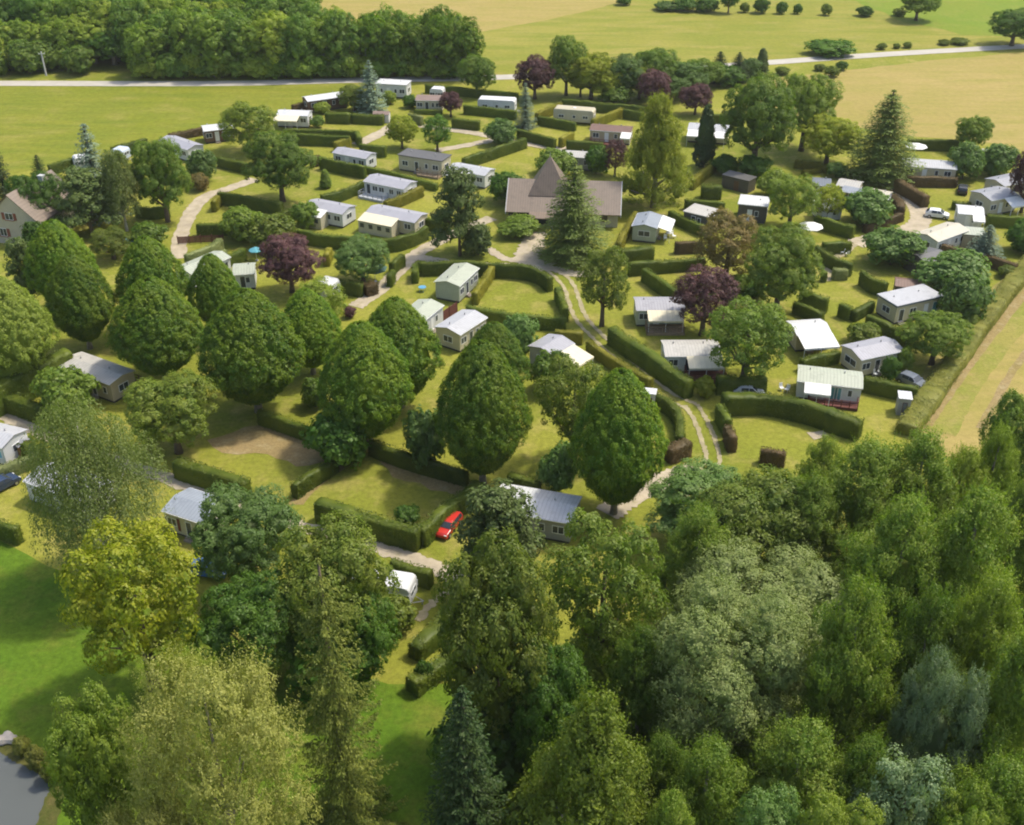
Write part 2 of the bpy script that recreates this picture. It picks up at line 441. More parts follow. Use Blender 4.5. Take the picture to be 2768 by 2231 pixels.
ribbon('path', [(1330, 590), (1230, 630), (1130, 685), (1085, 725), (1030, 780), (960, 830)], 2.6, .05, M['gravel'], seed=6)
ribbon('path', [(1120, 690), (1230, 715), (1400, 722), (1480, 725), (1560, 742), (1600, 735)], 2.2, .056, M['gravel'], .3, seed=7)
ribbon('forecourt', [(1445, 628), (1440, 660), (1425, 690), (1440, 712), (1480, 726)], 4.2, .062, M['gravel'], .4, seed=8)
ribbon('path', [(1320, 672), (1365, 700), (1430, 706)], 1.6, .066, M['gravel'], .2, seed=9)
ribbon('wheel_track', [(1490, 728), (1535, 770), (1565, 850), (1610, 905), (1700, 985), (1790, 1060), (1870, 1100)], .6, .05, M['rut'], .12, 10, .85)
ribbon('wheel_track', [(1490, 728), (1535, 770), (1565, 850), (1610, 905), (1700, 985), (1790, 1060), (1870, 1100)], .6, .05, M['rut'], .12, 11, -.85)
ribbon('wheel_track', [(1868, 1095), (1895, 1140), (1918, 1200), (1925, 1250), (1880, 1310), (1800, 1345)], .6, .054, M['rut'], .12, 12, .8)
ribbon('wheel_track', [(1868, 1095), (1895, 1140), (1918, 1200), (1925, 1250), (1880, 1310), (1800, 1345)], .6, .054, M['rut'], .12, 13, -.8)
ribbon('path', [(1880, 1270), (1790, 1300), (1720, 1335), (1640, 1390)], 3.0, .05, M['gravel'], .3, seed=14)
ribbon('path', [(-80, 1090), (0, 1122), (140, 1182), (300, 1242), (520, 1320), (600, 1350), (800, 1420), (1030, 1485), (1150, 1525), (1260, 1575)], 1.9, .05, M['gravel'], .25, seed=15)
ribbon('path', [(1260, 1575), (1180, 1620), (1130, 1680)], .8, .055, M['rut'], .2, seed=16)
ribbon('path', [(2405, 478), (2440, 520), (2480, 560), (2487, 600), (2450, 625), (2380, 640), (2310, 660)], 3.6, .05, M['gravel'], .2, seed=17)
ribbon('path', [(2310, 660), (2260, 700), (2230, 760)], 1.5, .055, M['rut'], .3, seed=18)
ribbon('wheel_track', [(2980, 600), (2815, 745), (2675, 915), (2585, 1035), (2505, 1150)], 1.3, .068, M['worn'], .10, 19)
ribbon('wheel_track', [(3010, 700), (2850, 860), (2740, 1000), (2650, 1160)], 1.0, .064, M['worn'], .10, 20)
ribbon('weed_shade_strip', [(2960, 585), (2800, 728), (2660, 900), (2570, 1022), (2490, 1140)], 1.0, .075, M['weeds_shade'], .10, 33)  # dark line painted in for the shadow along the grassy bank
ribbon('weed_shade_strip', [(3010, 640), (2850, 770), (2700, 930), (2600, 1065), (2545, 1170)], 3.4, .060, M['weeds_shade2'], .14, 34)
sheet('path', [(2180, 1170), (2225, 1165), (2240, 1180), (2200, 1190)], .055, M['gravel'], .15, 1, 21)
sheet('pond', [(-700, 1980), (0, 2016), (60, 2048), (150, 2112), (135, 2170), (110, 2260), (60, 2600), (-700, 2600)], .035, M['water'], .25, 1.5, 22)
ribbon('pond_bank', [(-200, 1985), (0, 2013), (60, 2044), (155, 2108), (140, 2180), (115, 2270)], 1.5, .05, M['weeds_shade'], .12, 23)

# ------------------------------------------------------------------ foliage
def unit(v): return v / np.maximum(np.linalg.norm(v, axis=1, keepdims=True), 1e-9)
def rand_dir(g, n): return unit(g.normal(size=(n, 3)))

def leaf_quads(g, P, Nn, S, asp=.62, along=None):
    """one small diamond-shaped leaf spray per point"""
    t = along if along is not None else rand_dir(g, len(P))
    t = unit(t - Nn * np.sum(t * Nn, axis=1, keepdims=True) + 1e-6)
    b = np.cross(Nn, t)
    S = S[:, None]
    V = np.stack([P + t * S, P + b * S * asp, P - t * S, P - b * S * asp], axis=1).reshape(-1, 3)
    return V, np.arange(len(P) * 4).reshape(-1, 4)

_cs = None
def cube_sphere(n=6):
    V, Q = [], []
    for ax in range(3):
        for s in (-1, 1):
            base = len(V)
            for i in range(n + 1):
                for j in range(n + 1):
                    p = [0, 0, 0]; p[ax] = s
                    p[(ax + 1) % 3] = math.tan((i / n * 2 - 1) * math.pi / 4); p[(ax + 2) % 3] = math.tan((j / n * 2 - 1) * math.pi / 4)
                    V.append(p)
            for i in range(n):
                for j in range(n):
                    q = (base + i * (n + 1) + j, base + (i + 1) * (n + 1) + j, base + (i + 1) * (n + 1) + j + 1, base + i * (n + 1) + j + 1)
                    Q.append(q if s > 0 else q[::-1])
    return unit(np.array(V, float)), np.array(Q)
CSV, CSQ = cube_sphere(5)

def merge(parts):
    V, Q, n = [], [], 0
    for v, q in parts:
        V.append(v); Q.append(q + n); n += len(v)
    return np.concatenate(V), np.concatenate(Q)

def clump_leaves(g, centres, normals, rad, k, size, flat=.75, outw=.75, up=.25, rnd=.55):
    """k leaf sprays around each clump centre"""
    n = len(centres)
    d = rand_dir(g, n * k)
    c = np.repeat(centres, k, 0); nn = np.repeat(normals, k, 0)
    r = np.repeat(rad, k) if np.ndim(rad) else np.full(n * k, rad)
    flip = np.sum(d * nn, axis=1) < -.35
    d[flip] *= -1
    P = c + d * r[:, None] * g.uniform(.55, 1.08, n * k)[:, None]
    Nn = unit(d * outw + nn * .6 + np.array([0, 0, up]) + rand_dir(g, n * k) * rnd)
    return P, Nn, size * g.uniform(.65, 1.3, n * k)

def lobes_crown(seed, lobes, clump_r, n_clump, k, size, core=.60, up=.25, rnd=.55, droop=0):
    """lobes: list of (centre, radii). Clumps sit on the outside of the union of lobes."""
    g = np.random.default_rng(seed)
    C = np.array([l[0] for l in lobes], float); Rr = np.array([l[1] for l in lobes], float)
    area = Rr[:, 0] * (Rr[:, 2] + Rr[:, 0])
    cnt = np.maximum(4, (area / area.sum() * n_clump).astype(int))
    cen, nor = [], []
    for i in range(len(C)):
        kk = np.arange(cnt[i]) + .5; ph = np.arccos(1 - 2 * kk / cnt[i])
        th = math.pi * (1 + 5 ** .5) * kk + g.random() * 6
        d = unit(np.column_stack([np.cos(th) * np.sin(ph), np.sin(th) * np.sin(ph), np.cos(ph)]) + g.normal(size=(cnt[i], 3)) * .12)
        d[:, 2] = np.where((d[:, 2] < -.3) & (g.random(cnt[i]) < .5), -d[:, 2], d[:, 2])
        p = C[i] + d * Rr[i] * g.uniform(.78, 1.06, cnt[i])[:, None]
        keep = np.ones(cnt[i], bool)
        for j in range(len(C)):
            if j != i: keep &= np.sum(((p - C[j]) / (Rr[j] * .85)) ** 2, axis=1) > 1
        cen.append(p[keep]); nor.append(unit(d / Rr[i])[keep])
    cen = np.concatenate(cen); nor = np.concatenate(nor)
    P, Nn, S = clump_leaves(g, cen, nor, clump_r * g.uniform(.6, 1.35, len(cen)), k, size, up=up, rnd=rnd)
    if droop: P[:, 2] -= droop * g.random(len(P)) ** 2
    P[:, 2] = np.maximum(P[:, 2], .12)
    parts = [leaf_quads(g, P, Nn, S)]
    if core:
        for i in range(len(C)):
            v = CSV * Rr[i] * core * (1 + .12 * np.sin(CSV[:, [1]] * 7 + i) * np.cos(CSV[:, [0]] * 6))
            v = v + C[i]; v[:, 2] = np.maximum(v[:, 2], .25)
            parts.append((v, CSQ))
    return merge(parts)

def trunk_mesh(name, h, r, limbs, mat, lean=(0, 0)):
    """tapered trunk with limbs reaching the given points"""
    b = PB()
    b.tube([(0, 0, -.3), (lean[0] * .1, lean[1] * .1, h * .15), (lean[0] * .5, lean[1] * .5, h * .55), (lean[0], lean[1], h)], [r * 1.35, r, r * .72, r * .3], 9)
    for i, (p, z0) in enumerate(limbs):
        s = Vector((lean[0] * z0 / h, lean[1] * z0 / h, z0)); e = Vector(p)
        m = s.lerp(e, .5) + Vector((0, 0, -.06 * (e - s).length))
        b.tube([s, m, e], [r * .5, r * .33, r * .1], 6)
    me = bpy.data.meshes.new(name); me.from_pydata(b.v, [], b.f); me.update(); me.materials.append(M[mat])
    for p in me.polygons: p.use_smooth = True
    return me

# every kind returns (nominal height, nominal width, crown V/Q, trunk mesh)
def p_hornbeam(seed):
    g = np.random.default_rng(seed); h, w = 14.0, 9.4
    rn = random.Random(seed)
    def prof(t):  # t 0 bottom .. 1 top
        return (math.sin(math.pi * min(1, t / .64) / 2) ** .55 if t < .33 else 1) * (1 if t < .30 else math.cos((t - .30) / .70 * math.pi / 2 * .97) ** .70)
    n = 1300
    cen, nor, rad = [], [], []
    for i in range(n):
        t = (i + .5) / n
        t = min(1, t ** 1.12)
        a = i * 2.39996 + rn.uniform(-.25, .25)
        rr = prof(t) * w / 2 * (rn.uniform(.89, 1.02) + .03 * math.sin(3 * a + seed) + .035 * math.sin(7 * t * 3 + a * 5))
        cen.append((rr * math.cos(a), rr * math.sin(a), 1.7 + t * (h - 2.1)))
        e = Vector((math.cos(a), math.sin(a), -.35 + 1.5 * t)).normalized()
        nor.append(tuple(e)); rad.append(rn.uniform(.32, .60) * (1 - .3 * t))
    cen, nor, rad = np.array(cen), np.array(nor), np.array(rad)
    P, Nn, S = clump_leaves(g, cen, nor, rad, 46, .104, up=.3, rnd=.6)
    al = np.tile(np.array([0, 0, 1.0]), (len(P), 1)) + rand_dir(g, len(P)) * .6
    parts = [leaf_quads(g, P, Nn, S, .55, al)]
    v = CSV.copy(); t = (v[:, 2] + 1) / 2
    rr = np.array([prof(x) for x in t]) * w / 2 * .76
    hor = unit(v[:, :2] + 1e-6)
    sc = np.minimum(1, np.linalg.norm(v[:, :2], axis=1) / np.maximum(np.sqrt(np.maximum(0, 1 - v[:, 2] ** 2)), 1e-3))
    parts.append((np.column_stack([hor[:, 0] * rr * sc, hor[:, 1] * rr * sc, 2.0 + t * (h - 3.2)]), CSQ))
    V, Q = merge(parts)
    return h, w, V, Q, trunk_mesh('hornbeam_trunk', 7, .34, [((1.5, .8, 6), 2), ((-1.3, .9, 6), 2), ((.4, -1.6, 6), 2.1), ((-.6, -1.2, 6.6), 2.4)], 'greybark')

def make_lobes(rn, w, z0, h, n, big=.33, squash=.85, top=True):
    a, c = w / 2, (h - z0) / 2
    L = [((0, 0, z0 + c), (a * .62, a * .62, c * .72))]
    for i in range(n):
        zt = -0.75 + 1.65 * (i + .5) / n
        an = i * 2.39996 + rn.uniform(-.4, .4)
        rr = math.sqrt(max(0.03, 1 - min(.97, zt * zt))) * (1 - big) * rn.uniform(.82, 1.06)
        s = big * rn.uniform(.8, 1.25)
        L.append(((a * rr * math.cos(an), a * rr * math.sin(an), z0 + c + zt * c * (1 - big * .75)), (a * s, a * s, max(a, c) * s * squash)))
    return L

def p_broad(seed, h=12.0, w=10.0, z0=1.8, n=18, big=.32, k=84, clumps=640, cr=.56, size=.112, bark='bark', core=.50):
    rn = random.Random(seed)
    L = make_lobes(rn, w, z0, h, n, big)
    V, Q = lobes_crown(seed, L, cr, clumps, k, size, core)
    limbs = [(l[0], h * rn.uniform(.18, .3)) for l in L[1:9]]
    return h, w, V, Q, trunk_mesh('broadleaf_trunk', h * .72, .032 * h, limbs, bark)

def p_open(seed, bark='bark'):  # loose crown, limbs showing
    return p_broad(seed, 11, 8.4, 1.8, 19, .26, 66, 400, .56, .115, bark, core=0)

def p_shrub(seed):
    rn = random.Random(seed); h, w = 3.0, 3.4
    L = make_lobes(rn, w, .05, h, 9, .42)
    V, Q = lobes_crown(seed, L, .34, 230, 30, .12, .75)
    return h, w, V, Q, trunk_mesh('shrub_stem', 1.6, .07, [(l[0], .3) for l in L[1:5]], 'bark')

def shoots(g, starts, dirs, lengths, per, size, up, out, jit=.10, rnd=.7):
    """leafy shoots rising from the given points"""
    n = len(starts)
    t = np.sort(g.random((n, per)), axis=1)[:, :, None]
    axis = unit(dirs * out + np.array([0, 0, up]))
    P = (starts[:, None, :] + t * axis[:, None, :] * lengths[:, None, None] + g.normal(size=(n, per, 3)) * jit * (1.15 - .8 * t)).reshape(-1, 3)
    Nn = unit(np.repeat(dirs, per, 0) * .8 + np.array([0, 0, .55]) + rand_dir(g, n * per) * rnd)
    al = np.repeat(axis, per, 0) + rand_dir(g, n * per) * .5
    return leaf_quads(g, P, Nn, size * g.uniform(.7, 1.3, n * per) * np.tile(1.15 - .45 * np.linspace(0, 1, per), n), .55, al)

def p_poplar(seed):  # tall airy crown made of rising leafy plumes
    rn = random.Random(seed); g = np.random.default_rng(seed); h, w = 18.0, 11.0
    L = [((0, 0, h * .46), (w * .24, w * .24, h * .34))]
    for i in range(34):
        t = (i + .5) / 34; a = i * 2.39996 + rn.uniform(-.4, .4)
        env = w / 2 * math.sin(math.pi * min(.97, .20 + t * .78)) ** .6
        rr = max(0, env - w * .10) * rn.uniform(.55, 1.1)
        s = w * .105 * rn.uniform(.7, 1.4)
        L.append(((rr * math.cos(a), rr * math.sin(a), h * (.10 + .74 * t)), (s, s, h * rn.uniform(.06, .11))))
    V, Q = lobes_crown(seed, L, .5, 620, 40, .115, .5, up=.2, rnd=.75)
    st, dr, ln = [], [], []
    for c, r in L[1:]:
        for k in range(46):
            d = rand_dir(g, 1)[0]; d[2] = abs(d[2]) * .9 - .25
            st.append(np.array(c) + d * np.array(r) * g.uniform(.5, .95)); dr.append(np.array([d[0], d[1], 0]) + np.array([c[0], c[1], 0]) / w); ln.append(g.uniform(.9, 2.3))
    V2, Q2 = shoots(g, np.array(st), np.array(dr), np.array(ln), 16, .105, 1.0, .55)
    V, Q = merge([(V, Q), (V2, Q2)])
    return h, w, V, Q, trunk_mesh('poplar_trunk', h * .85, .30, [(l[0], l[0][2] * .55) for l in L[1:12]], 'greybark')

def p_cone(seed):  # pointed crown of upright plumes
    rn = random.Random(seed); h, w = 15.0, 11.0
    L = [((0, 0, h * .46), (w * .22, w * .22, h * .40))]
    for i in range(30):
        t = .06 + .88 * (i + rn.random()) / 30; a = i * 2.39996 + rn.uniform(-.35, .35)
        env = w / 2 * (1 - t) ** .62 * min(1, (t + .22) / .36)
        rr = max(0, env - w * .09) * rn.uniform(.72, 1.08)
        s = w * .115 * rn.uniform(.75, 1.3) * (1.15 - .45 * t)
        L.append(((rr * math.cos(a), rr * math.sin(a), h * (.06 + .86 * t)), (s, s, h * rn.uniform(.075, .125) * (1.1 - .3 * t))))
    V, Q = lobes_crown(seed, L, .5, 620, 44, .10, .5, up=.2, rnd=.75)
    g = np.random.default_rng(seed); st, dr, ln = [], [], []
    for c, r in L[1:]:
        for k in range(64):
            d = rand_dir(g, 1)[0]; d[2] = abs(d[2]) * .9 - .25
            st.append(np.array(c) + d * np.array(r) * g.uniform(.5, 1.0)); dr.append(np.array([d[0], d[1], 0]) + np.array([c[0], c[1], 0]) / w); ln.append(g.uniform(.6, 1.7))
    V2, Q2 = shoots(g, np.array(st), np.array(dr), np.array(ln), 17, .09, 1.0, .5)
    V, Q = merge([(V, Q), (V2, Q2)])
    return h, w, V, Q, trunk_mesh('poplar_trunk', h * .85, .30, [(l[0], l[0][2] * .55) for l in L[1:12]], 'greybark')

def p_billow(seed):  # silver willow: many soft feathery heads
    rn = random.Random(seed); g = np.random.default_rng(seed); h, w = 15.0, 13.0
    L = make_lobes(rn, w, 1.0, h * .96, 26, .24, .95)
    V, Q = lobes_crown(seed, L, .5, 950, 66, .088, .45, up=.35, rnd=.6)
    st, dr, ln = [], [], []
    for c, r in L[1:]:
        for k in range(80):
            d = rand_dir(g, 1)[0]; d[2] = abs(d[2]) if g.random() < .75 else d[2]
            st.append(np.array(c) + d * np.array(r) * g.uniform(.6, 1.0)); dr.append(np.array([d[0], d[1], d[2] * .4])); ln.append(g.uniform(.5, 1.5))
    V2, Q2 = shoots(g, np.array(st), np.array(dr), np.array(ln), 18, .08, .8, .8, .09, .6)
    V, Q = merge([(V, Q), (V2, Q2)])
    return h, w, V, Q, trunk_mesh('willow_trunk', h * .6, .42, [(l[0], 2.5) for l in L[1:10]], 'greybark')

def p_weeping(seed, h=14.0, w=10.0, strands=1150, per=20, size=.13, z0=.8, length=(1.2, 3.4), bark='birchbark', spread=.35):
    """drooping twigs hung on arching limbs"""
    g = np.random.default_rng(seed); rn = random.Random(seed)
    heads = [((0, 0, h * .55), w * .30, h * .42)]
    for i in range(15):
        a = i * 2.39996 + rn.uniform(-.3, .3); t = (i + .5) / 15
        rr = w * .5 * .66 * math.sqrt(1 - t * .85) * rn.uniform(.7, 1.1)
        heads.append(((rr * math.cos(a), rr * math.sin(a), h * (.30 + .60 * t)), w * .15 * rn.uniform(.8, 1.3), h * .10 * rn.uniform(.8, 1.3)))
    Ps, Ns, Al = [], [], []
    hw = np.array([x[1] for x in heads]); hw = hw / hw.sum()
    idx = g.choice(len(heads), strands, p=hw)
    for i in idx:
        c, r, hz = heads[i]
        d = rand_dir(g, 1)[0]; d[2] = abs(d[2]) * (1 if g.random() < .75 else -1)
        s = np.array(c) + d * np.array([r, r, hz])
        L = g.uniform(*length) * (.5 + .5 * min(1, s[2] / h + .3))
        t = np.sort(g.random(per))
        out = np.array([d[0], d[1], 0]) * spread * L
        p = s + np.outer(t, out) - np.outer(t ** 1.4, np.array([0, 0, L])) + g.normal(size=(per, 3)) * .13
        Ps.append(p); nn = np.tile(np.array([d[0], d[1], .45]), (per, 1)) + rand_dir(g, per) * .7
        Ns.append(unit(nn)); Al.append(np.tile(np.array([d[0] * .3, d[1] * .3, -1]), (per, 1)))
    P = np.concatenate(Ps); P[:, 2] = np.maximum(P[:, 2], z0 * g.uniform(.4, 1.5, len(P)))
    V, Q = leaf_quads(g, P, np.concatenate(Ns), size * g.uniform(.7, 1.35, len(P)), .5, np.concatenate(Al) + rand_dir(g, len(P)) * .4)
    return h, w, V, Q, trunk_mesh('weeping_trunk', h * .85, .22, [(x[0], x[0][2] * .55) for x in heads[1:12]], bark)

def p_birch(seed): return p_weeping(seed, 13, 7.6, 1300, 20, .115, 1.5, (.8, 2.2))
def p_bigbirch(seed): return p_weeping(seed, 16, 12, 1750, 34, .085, .8, (2.2, 5.2), spread=.14)
def p_palewillow(seed):  # feathery willow: rising and arching shoots
    h, w = 16.0, 14.0; g = np.random.default_rng(seed); rn = random.Random(seed + 5)
    L = make_lobes(rn, w * .92, 1.0, h * .95, 24, .24, 1.0)
    V, Q = lobes_crown(seed + 9, L, .5, 700, 50, .085, 0, up=.45, rnd=.6)
    st, dr, ln = [], [], []
    for c, r in L[1:]:
        for k in range(95):
            d = rand_dir(g, 1)[0]; d[2] = abs(d[2]) if g.random() < .8 else d[2]
            st.append(np.array(c) + d * np.array(r) * g.uniform(.55, .95)); dr.append(np.array([d[0], d[1], d[2] * .4]) + np.array([c[0], c[1], 0]) / w * 1.2); ln.append(g.uniform(.7, 2.0))
    V2, Q2 = shoots(g, np.array(st), np.array(dr), np.array(ln), 20, .08, .75, .8, .09, .6)
    h2, w2, V3, Q3, t = p_weeping(seed, 15, 13, 650, 26, .08, .8, (1.0, 2.8), 'greybark')
    V, Q = merge([(V, Q), (V2, Q2), (V3, Q3)])
    return h, w, V, Q, t

def p_conifer(seed, h=14.0, w=6.0, tiers=26, nb=13, droop=.28, curl=.25, size=.16, z0=.5, shape=.66, step=.15, flat=.8, thick=1.0, gap=0):
    """whorls of needle-bearing branches round a straight stem"""
    g = np.random.default_rng(seed)
    Ps, Ns, Al, Sz = [], [], [], []
    for i in range(tiers):
        t = (i + g.uniform(-.3, .3)) / (tiers - 1)
        t = min(max(t, 0), 1)
        z = z0 + (h - z0 - .3) * t
        L0 = w / 2 * (1 - t) ** shape + .18
        if gap: L0 *= 1 + gap * math.sin(i * 2.1 + seed)
        n = max(4, int(nb * (1 - .55 * t)))
        off = g.random() * 6.28
        for b in range(n):
            a = off + b * 6.283 / n + g.uniform(-.22, .22)
            L = L0 * g.uniform(.72, 1.1)
            m = max(4, int(L / step))
            u = (np.arange(m) + g.random(m)) / m
            dirx = np.array([math.cos(a), math.sin(a), 0]); side = np.array([-math.sin(a), math.cos(a), 0])
            zz = z - droop * L * u + curl * L * u ** 2.6
            for rep in range(3):
                wdt = (.20 + .30 * L * (1 - .75 * u) * .6) * thick
                sp = g.uniform(-1, 1, m) * wdt
                p = np.outer(u * L, dirx) + np.outer(sp, side)
                p[:, 2] = zz - np.abs(sp) * .28 + g.normal(size=m) * .07
                Ps.append(p)
                nn = np.tile(np.array([dirx[0] * .35, dirx[1] * .35, flat]), (m, 1)) + rand_dir(g, m) * .45
                Ns.append(unit(nn))
                Al.append(np.outer(np.ones(m), dirx) + np.outer(np.sign(sp) * .6, side) + np.array([0, 0, -droop]))
                Sz.append(size * g.uniform(.7, 1.3, m))
    P = np.concatenate(Ps); P[:, 2] = np.maximum(P[:, 2], .15)
    V, Q = leaf_quads(g, P, np.concatenate(Ns), np.concatenate(Sz), .5, np.concatenate(Al))
    return h, w, V, Q, trunk_mesh('conifer_trunk', h * .97, h * .02, [], 'bark')

def p_spruce(seed): return p_conifer(seed, w=6.8)
def p_fir(seed): return p_conifer(seed, 15, 7.6, 32, 16, .12, .30, .15, .4, .66)
def p_cedar(seed): return p_conifer(seed, 14, 10.5, 25, 19, .06, .02, .15, .9, .62, .11, 1.1, 1.5, .12)
def p_oldspruce(seed): return p_conifer(seed, 20, 11, 22, 13, .85, .55, .13, .8, .40, .06, .55, .8, .2)
def p_cypress(seed):
    h, w = 8.0, 2.2; g = np.random.default_rng(seed)
    n = 260; t = g.random(n); a = g.random(n) * 6.283
    r = w / 2 * np.minimum(1, t * 5 + .45) * (1 - t) ** .55 * g.uniform(.82, 1.05, n)
    cen = np.column_stack([r * np.cos(a), r * np.sin(a), .3 + t * (h - .5)])
    nor = unit(np.column_stack([np.cos(a), np.sin(a), np.full(n, .25)]))
    P, Nn, S = clump_leaves(g, cen, nor, .26, 24, .13)
    al = np.tile(np.array([0, 0, 1.0]), (len(P), 1)) + rand_dir(g, len(P)) * .4
    V, Q = leaf_quads(g, P, Nn, S, .5, al)
    v = CSV * np.array([w * .36, w * .36, h * .44]) + np.array([0, 0, h * .47])
    V, Q = merge([(V, Q), (v, CSQ)])
    return h, w, V, Q, trunk_mesh('cypress_trunk', h * .8, .12, [], 'bark')
def p_pine(seed):
    rn = random.Random(seed); h, w = 12.0, 10.0
    L = []
    for i in range(20):
        a = i * 2.39996; t = (i + .5) / 20
        rr = w * .5 * .74 * (1 - .62 * t) * rn.uniform(.55, 1.1)
        L.append(((rr * math.cos(a), rr * math.sin(a), h * (.22 + .72 * t)), (w * .15 * rn.uniform(.8, 1.3), w * .15 * rn.uniform(.8, 1.3), h * .06 * rn.uniform(.8, 1.3))))
    V, Q = lobes_crown(seed, L, .55, 460, 34, .17, .5, up=.5, rnd=.7)
    return h, w, V, Q, trunk_mesh('pine_trunk', h * .9, .26, [(l[0], l[0][2] * .8) for l in L[:14]], 'bark')
def p_wood(seed):  # woodland tree, leafy almost to the ground
    return p_broad(seed, 15, 10.5, .3, 17, .33, 44, 420, .72, .20, 'greybark', core=.55)

KINDS = dict(  # kind: (builder, variants, cone?, crown base fraction, object name, category)
    hornbeam=(p_hornbeam, 3, False, .08, 'hornbeam_tree', 'tree'), broad=(p_broad, 4, False, .15, 'broadleaf_tree', 'tree'),
    open=(p_open, 3, False, .16, 'broadleaf_tree', 'tree'), shrub=(p_shrub, 3, False, .02, 'shrub', 'shrub'),
    cone=(p_cone, 2, False, .03, 'broadleaf_tree', 'tree'), poplar=(p_poplar, 4, False, .05, 'poplar_tree', 'tree'), billow=(p_billow, 2, False, .06, 'willow_tree', 'tree'),
    birch=(p_birch, 2, False, .12, 'birch_tree', 'tree'), bigbirch=(p_bigbirch, 1, False, .05, 'weeping_birch_tree', 'tree'),
    palewillow=(p_palewillow, 1, False, .06, 'willow_tree', 'tree'), spruce=(p_spruce, 2, True, 0, 'spruce_tree', 'tree'),
    fir=(p_fir, 2, True, 0, 'fir_tree', 'tree'), cedar=(p_cedar, 2, True, 0, 'cedar_tree', 'tree'),
    oldspruce=(p_oldspruce, 1, True, 0, 'spruce_tree', 'tree'), cypress=(p_cypress, 1, True, 0, 'cypress_tree', 'tree'),
    pine=(p_pine, 2, False, .12, 'pine_tree', 'tree'), wood=(p_wood, 5, False, .04, 'woodland_tree', 'tree'))
_proto, _count = {}, {}
def prototype(kind, mat, var):
    key = (kind, mat, var)
    if key not in _proto:
        if (kind, var) not in _proto:
            _proto[(kind, var)] = KINDS[kind][0](101 + 37 * var + 7 * len(kind))
        h, w, V, Q, tm = _proto[(kind, var)]
        _proto[key] = (h, w, quad_mesh(kind + '_crown', V, Q, M[mat]), tm)
    return _proto[key]

trnd = random.Random(77)
def tree(kind, mat, x, ytop, ybase, wpx, label, group=None, name=None, cat=None, yaw=None, hscale=1):
    b, nv, cone, cb, nm, ct = KINDS[kind]
    loc, h, w = solve_tree(x, ytop, ybase, wpx, cone, cb)
    i = _count.get(kind, 0); _count[kind] = i + 1
    ph, pw, crown, trunk = prototype(kind, mat, i % nv)
    root = empty(name or nm, loc, trnd.uniform(0, 6.28) if yaw is None else yaw)
    w *= 1.3 if cone else 1.2 if kind == 'cone' else 0.98 if kind == 'hornbeam' else 1.0 if kind == 'palewillow' else 1.04 if ybase > 1400 else 1.13
    root.scale = (w / pw, w / pw, h * hscale / ph)
    tag(root, label, cat or ct, group)
    link('crown', crown, root); link('trunk', trunk, root)
    return root

